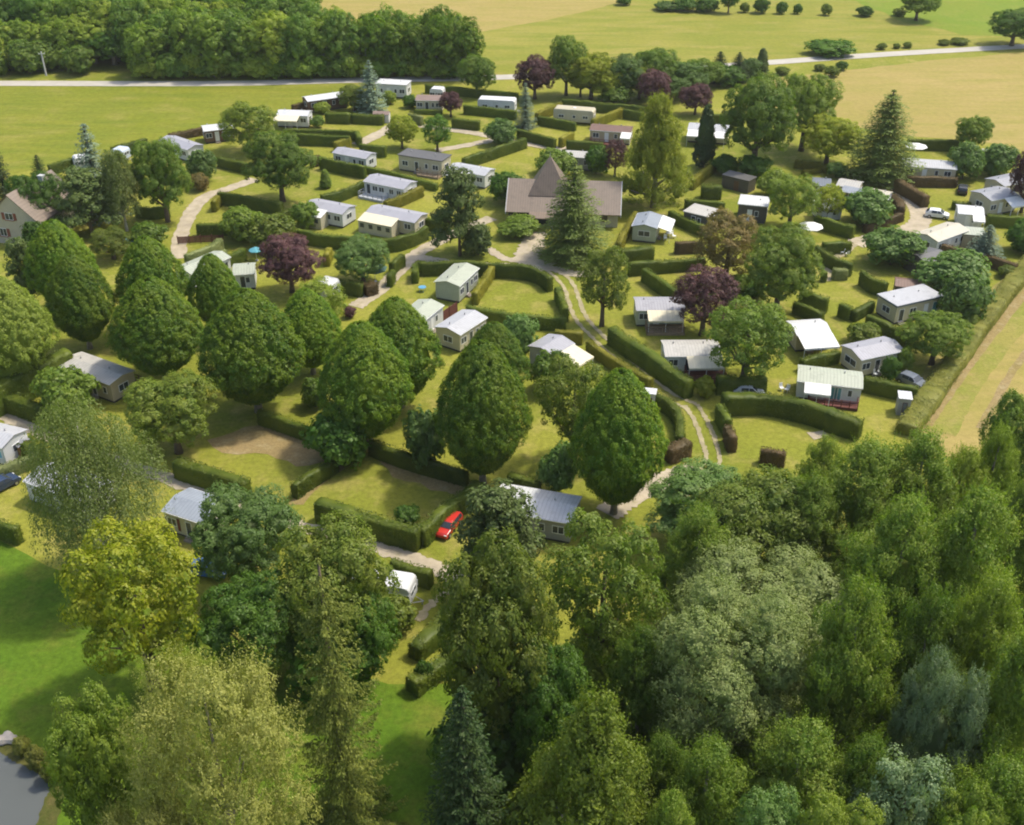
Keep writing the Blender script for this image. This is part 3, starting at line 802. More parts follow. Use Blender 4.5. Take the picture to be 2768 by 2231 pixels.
# ------------------------------------------------------------------ hedges
def hedge(pts, label, mat='h_green', h=2.0, w=1.05, group='clipped hedges between the pitches', seed=None, name='hedge'):
    """clipped hedge; the photo points follow the middle of its top"""
    seed = seed if seed is not None else int(pts[0][0] * 7 + pts[0][1]) % 9973
    g = np.random.default_rng(seed)
    P = [G(p[0], p[1], h) for p in pts]
    if len(P) > 2: P = catmull(P, 6)
    # even steps
    Q = [P[0]]
    for a, b in zip(P[:-1], P[1:]):
        n = max(1, int(round((b - a).length / .9)))
        Q += [a.lerp(b, (k + 1) / n) for k in range(n)]
    o = Vector((Q[0].x, Q[0].y, 0))
    prof = np.array([(-.5, .0), (-.53, .45), (-.47, .9), (-.38, 1.0), (.0, 1.02), (.38, 1.0), (.47, .9), (.53, .45), (.5, .0)])
    rings, path, dirs = [], [], []
    for i, p in enumerate(Q):
        d = Q[min(i + 1, len(Q) - 1)] - Q[max(i - 1, 0)]; d.z = 0; d.normalize()
        n = np.array([-d.y, d.x, 0])
        c = np.array([p.x - o.x, p.y - o.y, 0])
        hh = h * (1 + .035 * g.normal() + .05 * math.sin(i * .55 + seed)); ww = w * (1 + .05 * g.normal() + .09 * math.sin(i * .37 + seed * 2))
        rings.append(np.array([c + n * a * (ww - .16) + np.array([0, 0, max(-.05, b * (hh - .08))]) for a, b in prof]))
        path.append(c); dirs.append(n)
    m = len(prof)
    V = np.concatenate(rings)
    F = [(i * m + k, i * m + k + 1, (i + 1) * m + k + 1, (i + 1) * m + k) for i in range(len(rings) - 1) for k in range(m - 1)]
    e = (len(rings) - 1) * m
    for s, rv in ((0, False), (e, True)):
        for k in range(4):
            q = (s + k, s + m - 1 - k, s + m - 2 - k, s + k + 1)
            F.append(q[::-1] if rv else q)
    parts = [(V, np.array(F))]
    # leaf sprays over sides, top and ends
    L = sum((b - a).length for a, b in zip(Q[:-1], Q[1:]))
    path = np.array(path); dirs = np.array(dirs)
    n = int((L + 1.2) * (2 * h + w) * 36)
    n = min(n, 26000)
    s = g.random(n) * (len(Q) - 1); i0 = np.minimum(s.astype(int), len(Q) - 2); f = (s - i0)[:, None]
    c = path[i0] * (1 - f) + path[i0 + 1] * f
    nn = dirs[i0]
    u = g.random(n) * (2 * h + w)
    left, right = u < h, u > h + w
    lat = np.where(left, -w / 2, np.where(right, w / 2, (u - h) - w / 2))
    z = np.where(left, u, np.where(right, 2 * h + w - u, h))
    lum = .10 * np.sin(c[:, 0] * 1.9 + c[:, 1] * 2.3) * np.sin(z * 2.5 + c[:, 0])
    Pp = c + nn * (lat + np.sign(lat) * np.where(left | right, lum, 0))[:, None] + np.column_stack([np.zeros(n), np.zeros(n), z + np.where(left | right, 0, lum)])
    Pp += g.normal(size=(n, 3)) * .038
    Nm = np.where((left | right)[:, None], nn * np.sign(lat)[:, None] + np.array([0, 0, .25]), np.array([0, 0, 1.0]))
    Nm = unit(Nm + rand_dir(g, n) * .55)
    ne = int(h * w * 36)
    for ci, sg in ((0, -1), (-1, 1)):
        dd = np.cross(dirs[ci], np.array([0, 0, 1.0])) * -sg
        fw = (path[1] - path[0]) if ci == 0 else (path[-1] - path[-2]); fw = fw / max(1e-6, np.linalg.norm(fw)) * sg
        pe = path[ci] + fw * .05 + np.outer(g.uniform(-w / 2, w / 2, ne), dirs[ci]) + np.column_stack([np.zeros(ne), np.zeros(ne), g.uniform(0, h, ne)]) + g.normal(size=(ne, 3)) * .05
        Pp = np.concatenate([Pp, pe]); Nm = np.concatenate([Nm, unit(np.tile(fw, (ne, 1)) + np.array([0, 0, .2]) + rand_dir(g, ne) * .55)])
    Pp[:, 2] = np.maximum(Pp[:, 2], .03)
    parts.append(leaf_quads(g, Pp, Nm, .095 * g.uniform(.7, 1.3, len(Pp)), .6))
    V, F = merge(parts)
    ob = link(name, quad_mesh(name, V, F, M[mat]), None, o)
    return tag(ob, label, 'hedge', group)

# ------------------------------------------------------------------ mobile homes, caravans, sheds
def opening(root, x, side, y, z0, z1, w, kind='window', pane='glass', frame='frame', axis='y'):
    """a window or door (frame > pane) set on a wall; side = outward sign; axis = wall normal"""
    t = .07
    f, p = PB(), PB()
    def bx(pb, a0, a1, d0, d1, c0, c1):
        if axis == 'y': pb.box(a0, a1, min(d0, d1), max(d0, d1), c0, c1)
        else: pb.box(min(d0, d1), max(d0, d1), a0, a1, c0, c1)
    d0, d1 = y - side * .02, y + side * .045
    bx(f, x - w/2, x - w/2 + t, d0, d1, z0, z1); bx(f, x + w/2 - t, x + w/2, d0, d1, z0, z1)
    bx(f, x - w/2 + t, x + w/2 - t, d0, d1, z0, z0 + t); bx(f, x - w/2 + t, x + w/2 - t, d0, d1, z1 - t, z1)
    if kind == 'window' and w > .9: bx(f, x - .03, x + .03, d0, d1, z0 + t, z1 - t)
    fo = f.build(kind, M[frame], root)
    bx(p, x - w/2 + t, x + w/2 - t, y - side * .015, y + side * .02, z0 + t, z1 - t)
    p.build('pane' if kind == 'window' else 'panel', M[pane], fo)
    return fo

def frame_from(a, b, zr):
    A, B = G(a[0], a[1], zr), G(b[0], b[1], zr)
    if B.x < A.x: A, B = B, A
    d = B - A
    return (A + B) / 2, d.length, math.atan2(d.y, d.x)

def railing(pb, x0, x1, y0, y1, z):
    for (p, q) in (((x0, y0), (x1, y0)), ((x0, y0), (x0, y1)), ((x1, y0), (x1, y1))):
        pb.box(min(p[0], q[0]) - .03, max(p[0], q[0]) + .03, min(p[1], q[1]) - .03, max(p[1], q[1]) + .03, z + .85, z + .92)
        pb.box(min(p[0], q[0]) - .02, max(p[0], q[0]) + .02, min(p[1], q[1]) - .02, max(p[1], q[1]) + .02, z + .42, z + .48)
        n = max(1, int(max(abs(p[0] - q[0]), abs(p[1] - q[1])) / .9))
        for k in range(n + 1):
            x = p[0] + (q[0] - p[0]) * k / n; y = p[1] + (q[1] - p[1]) * k / n
            pb.box(x - .045, x + .045, y - .045, y + .045, z, z + .95)

def home(label, a, b, roof='grey', wall='white', zr=3.2, w=4.0, rise=.5, flat=False, front=None, left=None, right=None, back=None,
         awn=(), deck=(), tent=None, fascia=None, wframe='frame', pane='glass', name='mobile_home', cat='mobile home', group='mobile homes of the holiday park', L=None, chimney=False):
    """ridge (or roof middle) seen in the photo from a to b. front faces the camera."""
    c, LL, yaw = frame_from(a, b, zr)
    L = L or LL
    root = empty(name, (c.x, c.y, 0), yaw)
    tag(root, label, cat, group)
    hx, hy = L / 2 - .16, w / 2 - .16
    ze = zr - rise
    body = PB()
    if flat: body.box(-hx, hx, -hy, hy, .32, zr - .16)
    else: body.prism_x([(-hy, .32), (hy, .32), (hy, ze - .06), (0, zr - .10), (-hy, ze - .06)], -hx, hx)
    body.build('wall', M['w_' + wall], root)
    sk = PB(); sk.box(-hx + .12, hx - .12, -hy + .12, hy - .12, -.02, .318); sk.build('skirting', M['skirt'], root)
    rf = PB()
    if flat:
        rf.box(-L/2, L/2, -w/2, w/2, zr - .155, zr)
    else:
        t = .085
        rf.prism_x([(-w/2, ze - .10), (0, zr - t), (w/2, ze - .10), (w/2, ze - .10 + t), (0, zr), (-w/2, ze - .10 + t)], -L/2, L/2)
    ro = rf.build('roof', M['r_' + roof], root)
    if fascia:
        f = PB(); z = zr - .30 if flat else ze - .22
        for s in (-1, 1):
            f.box(-L/2 - .02, L/2 + .02, s * w/2 - .02, s * w/2 + .02, z, z + .24)
            if flat: f.box(s * L/2 - .02, s * L/2 + .02, -w/2 + .02, w/2 - .02, z, z + .24)
        f.build('fascia', M[fascia], root)
    elif not flat:
        for s in (-1, 1):
            f = PB(); f.box(-L/2 + .02, L/2 - .02, s * (w/2 + .035) - .03, s * (w/2 + .035) + .03, ze - .13, ze - .05)
            f.build('gutter', M['frame'], root)
    for vx in ((.22, -.31) if L > 6 else (.2,)):
        v = PB(); v.tube([(L * vx, .45, zr - .25), (L * vx, .45, zr + .22)], [.09, .09], 8); v.build('roof_vent', M['metal'], ro)
    rn = random.Random(int(a[0] * 3 + a[1]))
    if front is None: front = [(-.34, 'w', 1.3), (-.08, 'd', .85), (.14, 'w', .7), (.34, 'w', 1.3)]
    if back is None: back = [(-.3, 'w', 1.0), (.05, 'w', .6), (.3, 'w', 1.0)]
    for lst, s in ((front, -1), (back, 1)):
        for f, k, ww in lst:
            if abs(f) * L + ww / 2 > hx - .1: continue
            if k in 'dt':
                st = PB(); y = s * (hy + .02); st.box(f * L - .5, f * L + .5, min(y, y + s * .6), max(y, y + s * .6), 0, .2); st.box(f * L - .5, f * L + .5, min(y, y + s * .3), max(y, y + s * .3), .202, .36)
                st.build('door_step', M['pole'], root)
            if k == 'd': opening(root, f * L, s, s * hy, .38, 2.30, ww, 'door', 'glass' if rn.random() < .6 else 'frame', wframe)
            elif k == 't': opening(root, f * L, s, s * hy, .38, 2.35, ww, 'door', 'teal', 'frame')
            elif k == 'b': opening(root, f * L, s, s * hy, 1.05, 2.10, ww, 'window', 'blueglass', 'frame')
            elif k == 'm': opening(root, f * L, s, s * hy, .70, 2.30, ww, 'window', 'maroon', 'darkframe')
            else: opening(root, f * L, s, s * hy, 1.15, 2.15, ww, 'window', pane, wframe)
    if left is None: left = [(0, 1.6)]
    if right is None: right = [(0, 1.6)]
    for lst, s in ((left, -1), (right, 1)):
        for f, ww in lst: opening(root, f * w, s, s * hx, 1.1, 2.1, ww, 'window', pane, wframe, axis='x')
    for s, f0, f1, dp, cl in awn:      # cloth canopy
        x0, x1 = f0 * L, f1 * L
        o = PB(); y0, y1 = s * (w/2 + .06), s * (w/2 + dp)
        zi, zo = (zr - .22 if flat else ze + .04), 2.22
        pts = [(x0, y0, zi), (x1, y0, zi), (x1, y1, zo), (x0, y1, zo)]
        if s > 0: pts = pts[::-1]
        pts = pts[::-1]
        o.slab(*pts, .05)
        for k in range(5):   # scalloped front edge
            xx = x0 + (x1 - x0) * k / 5
            o.box(xx + .02, xx + (x1 - x0) / 5 - .02, min(y1, y1 + s * .03), max(y1, y1 + s * .03), zo - .26, zo - .03)
        aw = o.build('awning', M['c_' + cl], root)
        p = PB()
        for xx in (x0 + .08, (x0 + x1) / 2, x1 - .08): p.box(xx - .03, xx + .03, y1 - s * .12 - .03, y1 - s * .12 + .03, 0, zo - .06)
        p.build('awning_pole', M['frame'], aw)
    for s, f0, f1, dp, cl in deck:
        x0, x1 = f0 * L, f1 * L
        y0, y1 = sorted((s * (hy + .02), s * (w/2 + dp)))
        o = PB(); o.box(x0, x1, y0, y1, .02, .42)
        d = o.build('deck', M[cl], root)
        r = PB(); railing(r, x0 + .06, x1 - .06, (y0 + .07 if s < 0 else y1 - .07), (y1 - .1 if s < 0 else y0 + .1), .42)
        r.build('railing', M[cl], d)
    if tent:      # enclosed porch tent with a row of windows
        s, f0, f1, dp, cl = tent
        x0, x1 = f0 * L, f1 * L
        y0, y1 = s * (hy + .02), s * (w/2 + dp)
        zi, zo = (zr - .25 if flat else ze + .02), 2.15
        o = PB()
        ys = [(y0, .02), (y1, .02), (y1, zo), (y0, zi)]
        if s < 0: ys = ys[::-1]
        o.prism_x(ys, x0 + .1, x1 - .1)
        tn = o.build('porch_tent', M['w_cream'], root)
        o = PB(); pts = [(x0, y0, zi + .09), (x1, y0, zi + .09), (x1, y1 + s * .12, zo + .07), (x0, y1 + s * .12, zo + .07)]
        if s < 0: pts = pts[::-1]
        o.slab(*pts, .05); o.build('tent_roof', M['c_' + cl], tn)
        n = max(2, int((x1 - x0) / 1.4))
        for k in range(n):
            xx = x0 + (x1 - x0) * (k + .5) / n
            o = PB(); o.box(xx - .38, xx + .38, min(y1, y1 + s * .04), max(y1, y1 + s * .04), 1.05, 1.80)
            o.build('tent_window', M['glass'], tn)
    return root

def caravan(label, a, b, wall='white', zr=2.75, w=2.5, band='grey', group='mobile homes of the holiday park', L=None):
    """touring caravan: rounded shell on wheels"""
    c, LL, yaw = frame_from(a, b, zr); L = L or LL
    root = empty('caravan', (c.x, c.y, 0), yaw); tag(root, label, 'caravan', group)
    hx, hy, r = L / 2, w / 2, .55
    prof = []
    for cx, cz, a0, rr in ((hx - r, zr - r, 0, r), (-hx + r, zr - r, 90, r), (-hx + .2, .65, 180, .2), (hx - .2, .65, 270, .2)):
        for k in range(6):
            t = R(a0 + 18 * k); prof.append((cx + rr * math.cos(t), cz + rr * math.sin(t)))
    o = PB(); o.prism_y(prof, -hy, hy)
    o.build('body', M['w_' + wall], root, bevel=.10)
    for s in (-1, 1):
        for f, ww in ((-.30, 1.2), (.02, .7), (.30, 1.2)): opening(root, f * L, s, s * hy, 1.25, 1.95, ww)
        opening(root, 0, s, s * hx, 1.25, 1.95, 1.5, axis='x')
    for s in (-1, 1):
        o = PB(); o.tube([(0, s * (hy - .25), .34), (0, s * (hy - .02), .34)], [.33, .33], 14); wh = o.build('wheel', M['tyre'], root)
        o = PB(); o.tube([(0, s * (hy - .10), .34), (0, s * (hy + .01), .34)], [.19, .17], 12); o.build('rim', M['rim'], wh)
    o = PB(); o.tube([(hx, -.5, .45), (hx + 1.0, 0, .45)], [.05, .05], 6); o.tube([(hx, .5, .45), (hx + 1.0, 0, .45)], [.05, .05], 6)
    o.tube([(hx + .85, 0, .0), (hx + .85, 0, .5)], [.06, .05], 6); o.build('drawbar', M['metal'], root)
    o = PB()
    for x in (-hx + .6, hx - .6):
        for y in (-hy + .3, hy - .3): o.box(x - .05, x + .05, y - .05, y + .05, 0, .5)
    o.build('corner_steady', M['metal'], root)
    o = PB(); o.box(-.3, .3, -.3, .3, zr - .01, zr + .09); o.build('roof_hatch', M['plastic'], root)
    return root

def shed(label, a, b, roof='brown', wall='brown', zr=2.5, w=2.6, rise=.45, flat=False, L=None, name='shed', cat='shed', group=None, door='darkframe'):
    c, LL, yaw = frame_from(a, b, zr); L = L or LL
    root = empty(name, (c.x, c.y, 0), yaw); tag(root, label, cat, group)
    hx, hy = L/2 - .1, w/2 - .1; ze = zr - rise
    o = PB()
    if flat: o.box(-hx, hx, -hy, hy, 0, zr - .11)
    else: o.prism_x([(-hy, 0), (hy, 0), (hy, ze - .02), (0, zr - .07), (-hy, ze - .02)], -hx, hx)
    o.build('wall', M['w_' + wall], root)
    o = PB()
    if flat: o.box(-L/2, L/2, -w/2, w/2, zr - .105, zr)
    else: o.prism_x([(-w/2, ze - .08), (0, zr - .06), (w/2, ze - .08), (w/2, ze - .02), (0, zr), (-w/2, ze - .02)], -L/2, L/2)
    o.build('roof', M['r_' + roof], root)
    opening(root, L * .05, -1, -hy, .05, min(1.95, ze - .15), min(1.0, L * .35), 'door', door, 'darkframe')
    return root

def car(label, x, y, yaw_px, paint, wagon=True, L=4.05, group='cars parked in the holiday park'):
    """yaw_px: a photo point the bonnet points to"""
    p = G(x, y); q = G(*yaw_px); d = q - p
    root = empty('car', p, math.atan2(d.y, d.x)); tag(root, label, 'car', group)
    hw = .86; k = L / 4.05
    low = [(-2.0, .30), (-2.03, .55), (-1.98, .92), (1.02, .96), (1.75, .84), (1.98, .66), (2.02, .42), (1.95, .28)]
    cab = [(-1.95, .92), (-1.72 if wagon else -1.35, 1.38), (-1.35 if wagon else -.9, 1.47), (.05, 1.48), (.42, 1.42), (1.08, .95)]
    def ext(prof, n0):
        pb = PB(); vs = []
        for s in (-1, 1):
            for px, pz in prof:
                wy = hw * (1 - .20 * max(0, (pz - .95) / .5)) * (1 - .06 * max(0, abs(px) - 1.5) / .5)
                vs.append((px * k, s * wy, pz))
        n = len(prof)
        pb.add(vs, [tuple(range(n)), tuple(range(n, 2 * n))[::-1]] + [(i, n + i, n + (i + 1) % n, (i + 1) % n) for i in range(n)])
        return pb
    b = ext(low, 0); c2 = ext(cab, 0); b.add(c2.v, c2.f)
    body = b.build('body', M[paint], root, bevel=.05)
    def pane(nm, pts, off):
        g = PB(); P = [Vector((p[0] * k, p[1], p[2])) + Vector(off) for p in pts]; Q = [p - Vector(off) * 2 for p in P]
        g.hexa(Q, P); return g.build(nm, M['glass'], root)
    ty = lambda z: hw * (1 - .20 * max(0, (z - .95) / .5))
    pane('windscreen', [(1.02, -ty(1) + .08, 1.0), (1.02, ty(1) - .08, 1.0), (.45, ty(1.38) - .09, 1.39), (.45, -ty(1.38) + .09, 1.39)], (.012, 0, .016))
    rx = (-1.94, -1.76) if wagon else (-1.88, -1.42)
    pane('rear_window', [(rx[0], ty(1) - .1, 1.0), (rx[0], -ty(1) + .1, 1.0), (rx[1], -ty(1.33) + .1, 1.33), (rx[1], ty(1.33) - .1, 1.33)], (-.022, 0, .008))
    for s in (-1, 1):
        for x0, x1, xt0, xt1 in ((-.02, .86, .02, .42), (-1.0, -.10, -.98, -.08), (-1.72, -1.1, -1.55, -1.1)):
            if not wagon and x0 < -1.6: continue
            pts = [(x0, s * ty(1.0), 1.0), (x1, s * ty(1.0), 1.0), (xt1, s * ty(1.38), 1.38), (xt0, s * ty(1.38), 1.38)]
            pane('side_window', pts if s < 0 else pts[::-1], (0, s * .014, .003))
        for x0 in (-1.25, 1.25):
            o = PB(); o.tube([(x0 * k, s * (hw - .20), .31), (x0 * k, s * (hw + .015), .31)], [.31, .31], 16); w_ = o.build('wheel', M['tyre'], root)
            o = PB(); o.tube([(x0 * k, s * (hw - .05), .31), (x0 * k, s * (hw + .03), .31)], [.19, .17], 12); o.build('rim', M['rim'], w_)
        o = PB(); o.box(1.80 * k, 1.97 * k, s * .62 - .17, s * .62 + .17, .58, .74); o.build('headlight', M['lamp'], root, bevel=.03)
        o = PB(); o.box(-2.035 * k, -1.97 * k, s * .66 - .10, s * .66 + .10, .68, .90); o.build('tail_light', M['maroon'], root)
        o = PB(); o.box(.78 * k, .96 * k, s * .98 - .10, s * .98 + .10, .95, 1.08); o.build('wing_mirror', M[paint], root, bevel=.03)
    return root

def parasol(label, x, y, mat, r=1.5, h=2.5, sides=8, name='parasol'):
    """photo point of the canopy's middle"""
    c = G(x, y, h - .3); root = empty(name, (c.x, c.y, 0), .3); tag(root, label, 'parasol')
    o = PB(); vs = [(0, 0, h)] + [(r * math.cos(2 * math.pi * k / sides), r * math.sin(2 * math.pi * k / sides), h - .55) for k in range(sides)]
    vs += [(v[0] * .97, v[1] * .97, v[2] - .12) for v in vs[1:]]
    o.add(vs, [(0, k + 1, (k + 1) % sides + 1) for k in range(sides)] + [(k + 1, sides + k + 1, sides + (k + 1) % sides + 1, (k + 1) % sides + 1) for k in range(sides)])
    o.build('canopy', M[mat], root)
    o = PB(); o.tube([(0, 0, 0), (0, 0, h)], [.03, .03], 6); o.build('pole', M['frame'], root)
    o = PB(); o.tube([(0, 0, 0), (0, 0, .12)], [.3, .26], 10); o.build('base', M['metal'], root)
    return root

def garden_set(label, x, y, mat='plastic'):
    """round garden table"""
    c = G(x, y); root = empty('garden_table', c); tag(root, label, 'table')
    o = PB(); o.tube([(0, 0, .70), (0, 0, .745)], [.6, .6], 16); o.build('table_top', M[mat], root)
    for k in range(4):
        a = k * math.pi / 2 + .4; o = PB(); o.tube([(.5 * math.cos(a), .5 * math.sin(a), 0), (.3 * math.cos(a), .3 * math.sin(a), .70)], [.03, .03], 6); o.build('leg', M[mat], root)
    return root

def chair(label, x, y, mat='plastic', yaw=0.0, group='white garden chairs by the mobile homes'):
    c = G(x, y); root = empty('garden_chair', c, yaw); tag(root, label, 'chair', group)
    o = PB(); o.box(-.25, .25, -.25, .25, .40, .45); o.build('seat', M[mat], root)
    o = PB(); o.hexa([(-.25, .22, .45), (.25, .22, .45), (.25, .27, .45), (-.25, .27, .45)], [(-.23, .34, .98), (.23, .34, .98), (.23, .38, .98), (-.23, .38, .98)]); o.build('backrest', M[mat], root)
    for sx in (-1, 1):
        for sy in (-1, 1):
            o = PB(); o.tube([(sx * .24, sy * .24, 0), (sx * .22, sy * .22, .40)], [.025, .025], 6); o.build('leg', M[mat], root)
    return root

def utility_pole(label, x, ybase, ytop, mat='pole'):
    p = G(x, ybase)
    lo, hi = 2.0, 25.0
    for _ in range(30):
        h = (lo + hi) / 2
        zc = p.y * CP + (CAM_H - h) * SP
        if PH / 2 + FPX * ((CAM_H - h) * CP - p.y * SP) / zc > ytop: lo = h
        else: hi = h
    root = empty('utility_pole', p); tag(root, label, 'utility pole', 'utility poles along the road')
    o = PB(); o.tube([(0, 0, -.3), (0, 0, h)], [.24, .15], 8); o.build('shaft', M[mat], root)
    o = PB(); o.box(-.8, .8, -.06, .06, h - .6, h - .46)
    o.build('crossarm', M[mat], root)
    for x0 in (-.7, 0, .7):
        o = PB(); o.tube([(x0, 0, h - .46), (x0, 0, h - .26)], [.05, .03], 6); o.build('insulator', M['plastic'], root)
    return root

# ------------------------------------------------------------------ the two stone houses
def stone_house():
    """gable-ended house at the left edge, brown tiles, rust-brown shutters"""
    p = G(52, 662)
    root = empty('house', p, R(-14)); tag(root, 'pale stone house with brown tiled roof and rust red shutters beside the clipped trees', 'house')
    W, D, ze, zr = 9.0, 12.0, 4.6, 8.6     # gable wall faces -y
    o = PB(); prof = [(-W/2, 0), (W/2, 0), (W/2, ze), (0, zr - .12), (-W/2, ze)]
    o.prism_y(prof, 0, D); o.build('wall', M['w_stone'], root)
    o = PB(); t = .14
    sl = (zr - ze) / (W / 2)
    o.prism_y([(-W/2 - .5, ze - .5 * sl), (0, zr), (0, zr + t), (-W/2 - .55, ze - .5 * sl + t * .6)], -.25, D + .25)
    o.prism_y([(0, zr), (W/2 + .5, ze - .5 * sl), (W/2 + .55, ze - .5 * sl + t * .6), (0, zr + t)], -.25, D + .25)
    ro = o.build('roof', M['r_tile'], root)
    o = PB(); o.box(1.4, 2.2, D * .55, D * .55 + .8, zr - 2.0, zr + 1.0); o.box(1.33, 2.27, D * .55 - .07, D * .55 + .87, zr + 1.0, zr + 1.12); o.build('chimney', M['w_plain'], ro)
    for x, z0, z1, w in ((-.6, 4.3, 5.5, 1.5), (2.6, 1.5, 2.8, 1.1), (-2.4, 1.3, 2.7, 1.3)):
        f = opening(root, x, -1, 0, z0, z1, w, 'window', 'glass', 'frame')
        for s in (-1, 1):
            o = PB(); cx = x + s * (w/2 + .30); o.box(cx - .28, cx + .28, -.07, -.005, z0, z1); o.build('shutter', M['terra_dark'], f)
        o = PB(); o.box(x - w/2 - .1, x + w/2 + .1, -.12, .0, z0 - .13, z0 - .005); o.build('sill', M['terra_dark'], f)
    for y, z0, z1, w in ((3, 1.0, 2.3, 1.2), (8, 1.0, 2.3, 1.2)):
        opening(root, y, 1, W/2, z0, z1, w, 'window', 'glass', 'frame', axis='x')
    return root

def clubhouse():
    """low brown-roofed hall with a pyramid turret"""
    A, B = G(1372, 606), G(1672, 616)
    d = B - A; L = d.length; yaw = math.atan2(d.y, d.x)
    root = empty('clubhouse', A, yaw); tag(root, 'brown roofed clubhouse with pyramid turret behind the tall conifer', 'house')
    D, ze, zr = 10.5, 3.0, 6.2
    o = PB(); o.prism_x([(0, 0), (D, 0), (D, ze), (D / 2, zr - .15), (0, ze)], .2, L - .2); o.build('wall', M['w_cream'], root)
    o = PB(); t = .16; ov = .9; sl = (zr - ze) / (D / 2)
    o.prism_x([(-ov, ze - ov * sl), (D/2, zr), (D/2, zr + t), (-ov - .05, ze - ov * sl + t)], -.25, L + .25)
    o.prism_x([(D/2, zr), (D + ov, ze - ov * sl), (D + ov + .05, ze - ov * sl + t), (D/2, zr + t)], -.25, L + .25)
    ro = o.build('roof', M['r_tile'], root)
    for s in (0, 1):   # pale verge boards up the gables
        x0 = -.27 if s == 0 else L + .255
        o = PB()
        o.prism_x([(-ov - .08, ze - ov * sl - .22), (D/2, zr - .22), (D/2, zr + t + .03), (-ov - .08, ze - ov * sl + t + .03)], x0 - .06, x0 + .07)
        o.prism_x([(D/2, zr - .22), (D + ov + .08, ze - ov * sl - .22), (D + ov + .08, ze - ov * sl + t + .03), (D/2, zr + t + .03)], x0 - .06, x0 + .07)
        o.build('verge_board', M['w_plain'], ro)
    # pyramid turret
    tx, ty, s = L * .36, D * .52, 3.5
    o = PB(); o.box(tx - s + .3, tx + s - .3, ty - s + .3, ty + s - .3, zr - 2.6, zr - 1.7); o.build('turret_wall', M['w_cream'], root)
    o = PB(); o.add([(tx - s, ty - s, zr - 1.7), (tx + s, ty - s, zr - 1.7), (tx + s, ty + s, zr - 1.7), (tx - s, ty + s, zr - 1.7), (tx, ty, zr + 4.3)], [(0, 3, 2, 1), (0, 1, 4), (1, 2, 4), (2, 3, 4), (3, 0, 4)])
    o.build('turret_roof', M['r_tile'], root)
    o = PB(); o.tube([(tx, ty, zr + 4.2), (tx, ty, zr + 5.0)], [.07, .02], 6); o.build('finial', M['metal'], root)
    n = 6
    for k in range(n):
        x = L * .5 * (k + .5) / n
        opening(root, x, -1, 0, 1.75, 2.45, L * .5 / n * .86, 'window', 'glass', 'darkframe')
    opening(root, L * .30, -1, 0, .02, 1.6, 2.6, 'door', 'glass', 'darkframe')
    opening(root, L * .70, -1, 0, 1.0, 2.2, 1.4, 'window', 'glass', 'darkframe'); opening(root, L * .86, -1, 0, 1.0, 2.2, 1.4, 'window', 'glass', 'darkframe')
    opening(root, D * .5, 1, L - .2, 1.0, 2.3, 1.6, 'window', 'glass', 'darkframe', axis='x')
    # covered entrance porch
    o = PB(); x0, x1 = L * .20, L * .42
    o.slab((x1, -1.0, 2.95), (x0, -1.0, 2.95), (x0, -3.2, 2.55), (x1, -3.2, 2.55), .14) if False else o.slab((x0, -3.2, 2.50), (x1, -3.2, 2.50), (x1, -.55, 2.72), (x0, -.55, 2.72), .14)
    po = o.build('porch_roof', M['r_tile'], root)
    for xx in (x0 + .2, x1 - .2):
        o = PB(); o.box(xx - .12, xx + .12, -3.05, -2.81, 0, 2.38); o.build('porch_post', M['w_plain'], po)
    return root
M['terra_dark'] = surf_mat('rust_shutter', (.22, .065, .04), .7, .15)
stone_house()
clubhouse()

# ------------------------------------------------------------------ mobile homes and caravans (ridge ends in photo pixels)
# far rows
home('white home with brown timber side wall at the meadow edge', (822, 262), (932, 247), 'white', 'brown', w=4.2)
home('white home with low white roof beside the flat topped hedge by the meadow', (752, 297), (838, 300), 'white', 'white', awn=[(-1, -.5, .25, 2.4, 'cream')])
home('white flat roofed home behind the pale blue spruce', (1020, 219), (1106, 224), 'white', 'white', flat=True, w=4.2)
home('cream home with pinkish roof beside the small purple leaf tree', (1126, 257), (1200, 259), 'pink', 'cream', w=4.4)
caravan('small white caravan behind the pinkish roofed cream home', (1165, 236), (1200, 238))
caravan('long white caravan with rounded ends behind the flat topped hedge', (1294, 263), (1394, 268), w=3.0, zr=3.0)
caravan('cream white caravan with rounded ends enclosed by hedges on four sides', (1500, 288), (1608, 296), w=3.0, zr=3.1, wall='cream')
home('home with brown roof and red and blue clutter under its porch', (1598, 336), (1710, 344), 'brown', 'beige', w=4.4, deck=[(-1, -.45, .25, 1.6, 'reddeck')], awn=[(-1, .28, .52, 2.4, 'white')])
home('large greyish white home behind the slim dark cypress', (1862, 334), (1974, 342), 'pale', 'cream', w=5.0, awn=[(-1, -.48, .42, 2.6, 'white')])
home('home with long pale roof edge behind the shrubs by the clubhouse turret', (1478, 404), (1612, 413), 'greywhite', 'grey', w=3.8)
home('home with lilac grey roof half hidden behind the round dark tree on the left', (450, 366), (528, 392), 'lilac', 'white', w=4.0)
home('home with white canopy and brown timber wall at the field hedge', (545, 341), (628, 332), 'white', 'brown', w=4.2)
caravan('small blue white caravan beside the field hedge on the left', (308, 398), (340, 402), zr=2.5, wall='blue')
caravan('white caravan hidden behind the tall grey spruce', (196, 424), (236, 418), zr=2.7)
home('pale curved roof home with white gable above the thick dark hedge', (912, 398), (1004, 415), 'lilac', 'white', w=3.8)
home('cream home with flat dark grey roof and open veranda', (1088, 409), (1208, 427), 'dark', 'cream', flat=True, w=4.2, deck=[(-1, 0, .48, 1.5, 'deck')])
home('white home with sunlit gable just up the slope from the pine', (1224, 441), (1326, 459), 'pale', 'white', w=4.2, awn=[(-1, -.5, .1, 1.8, 'white')])
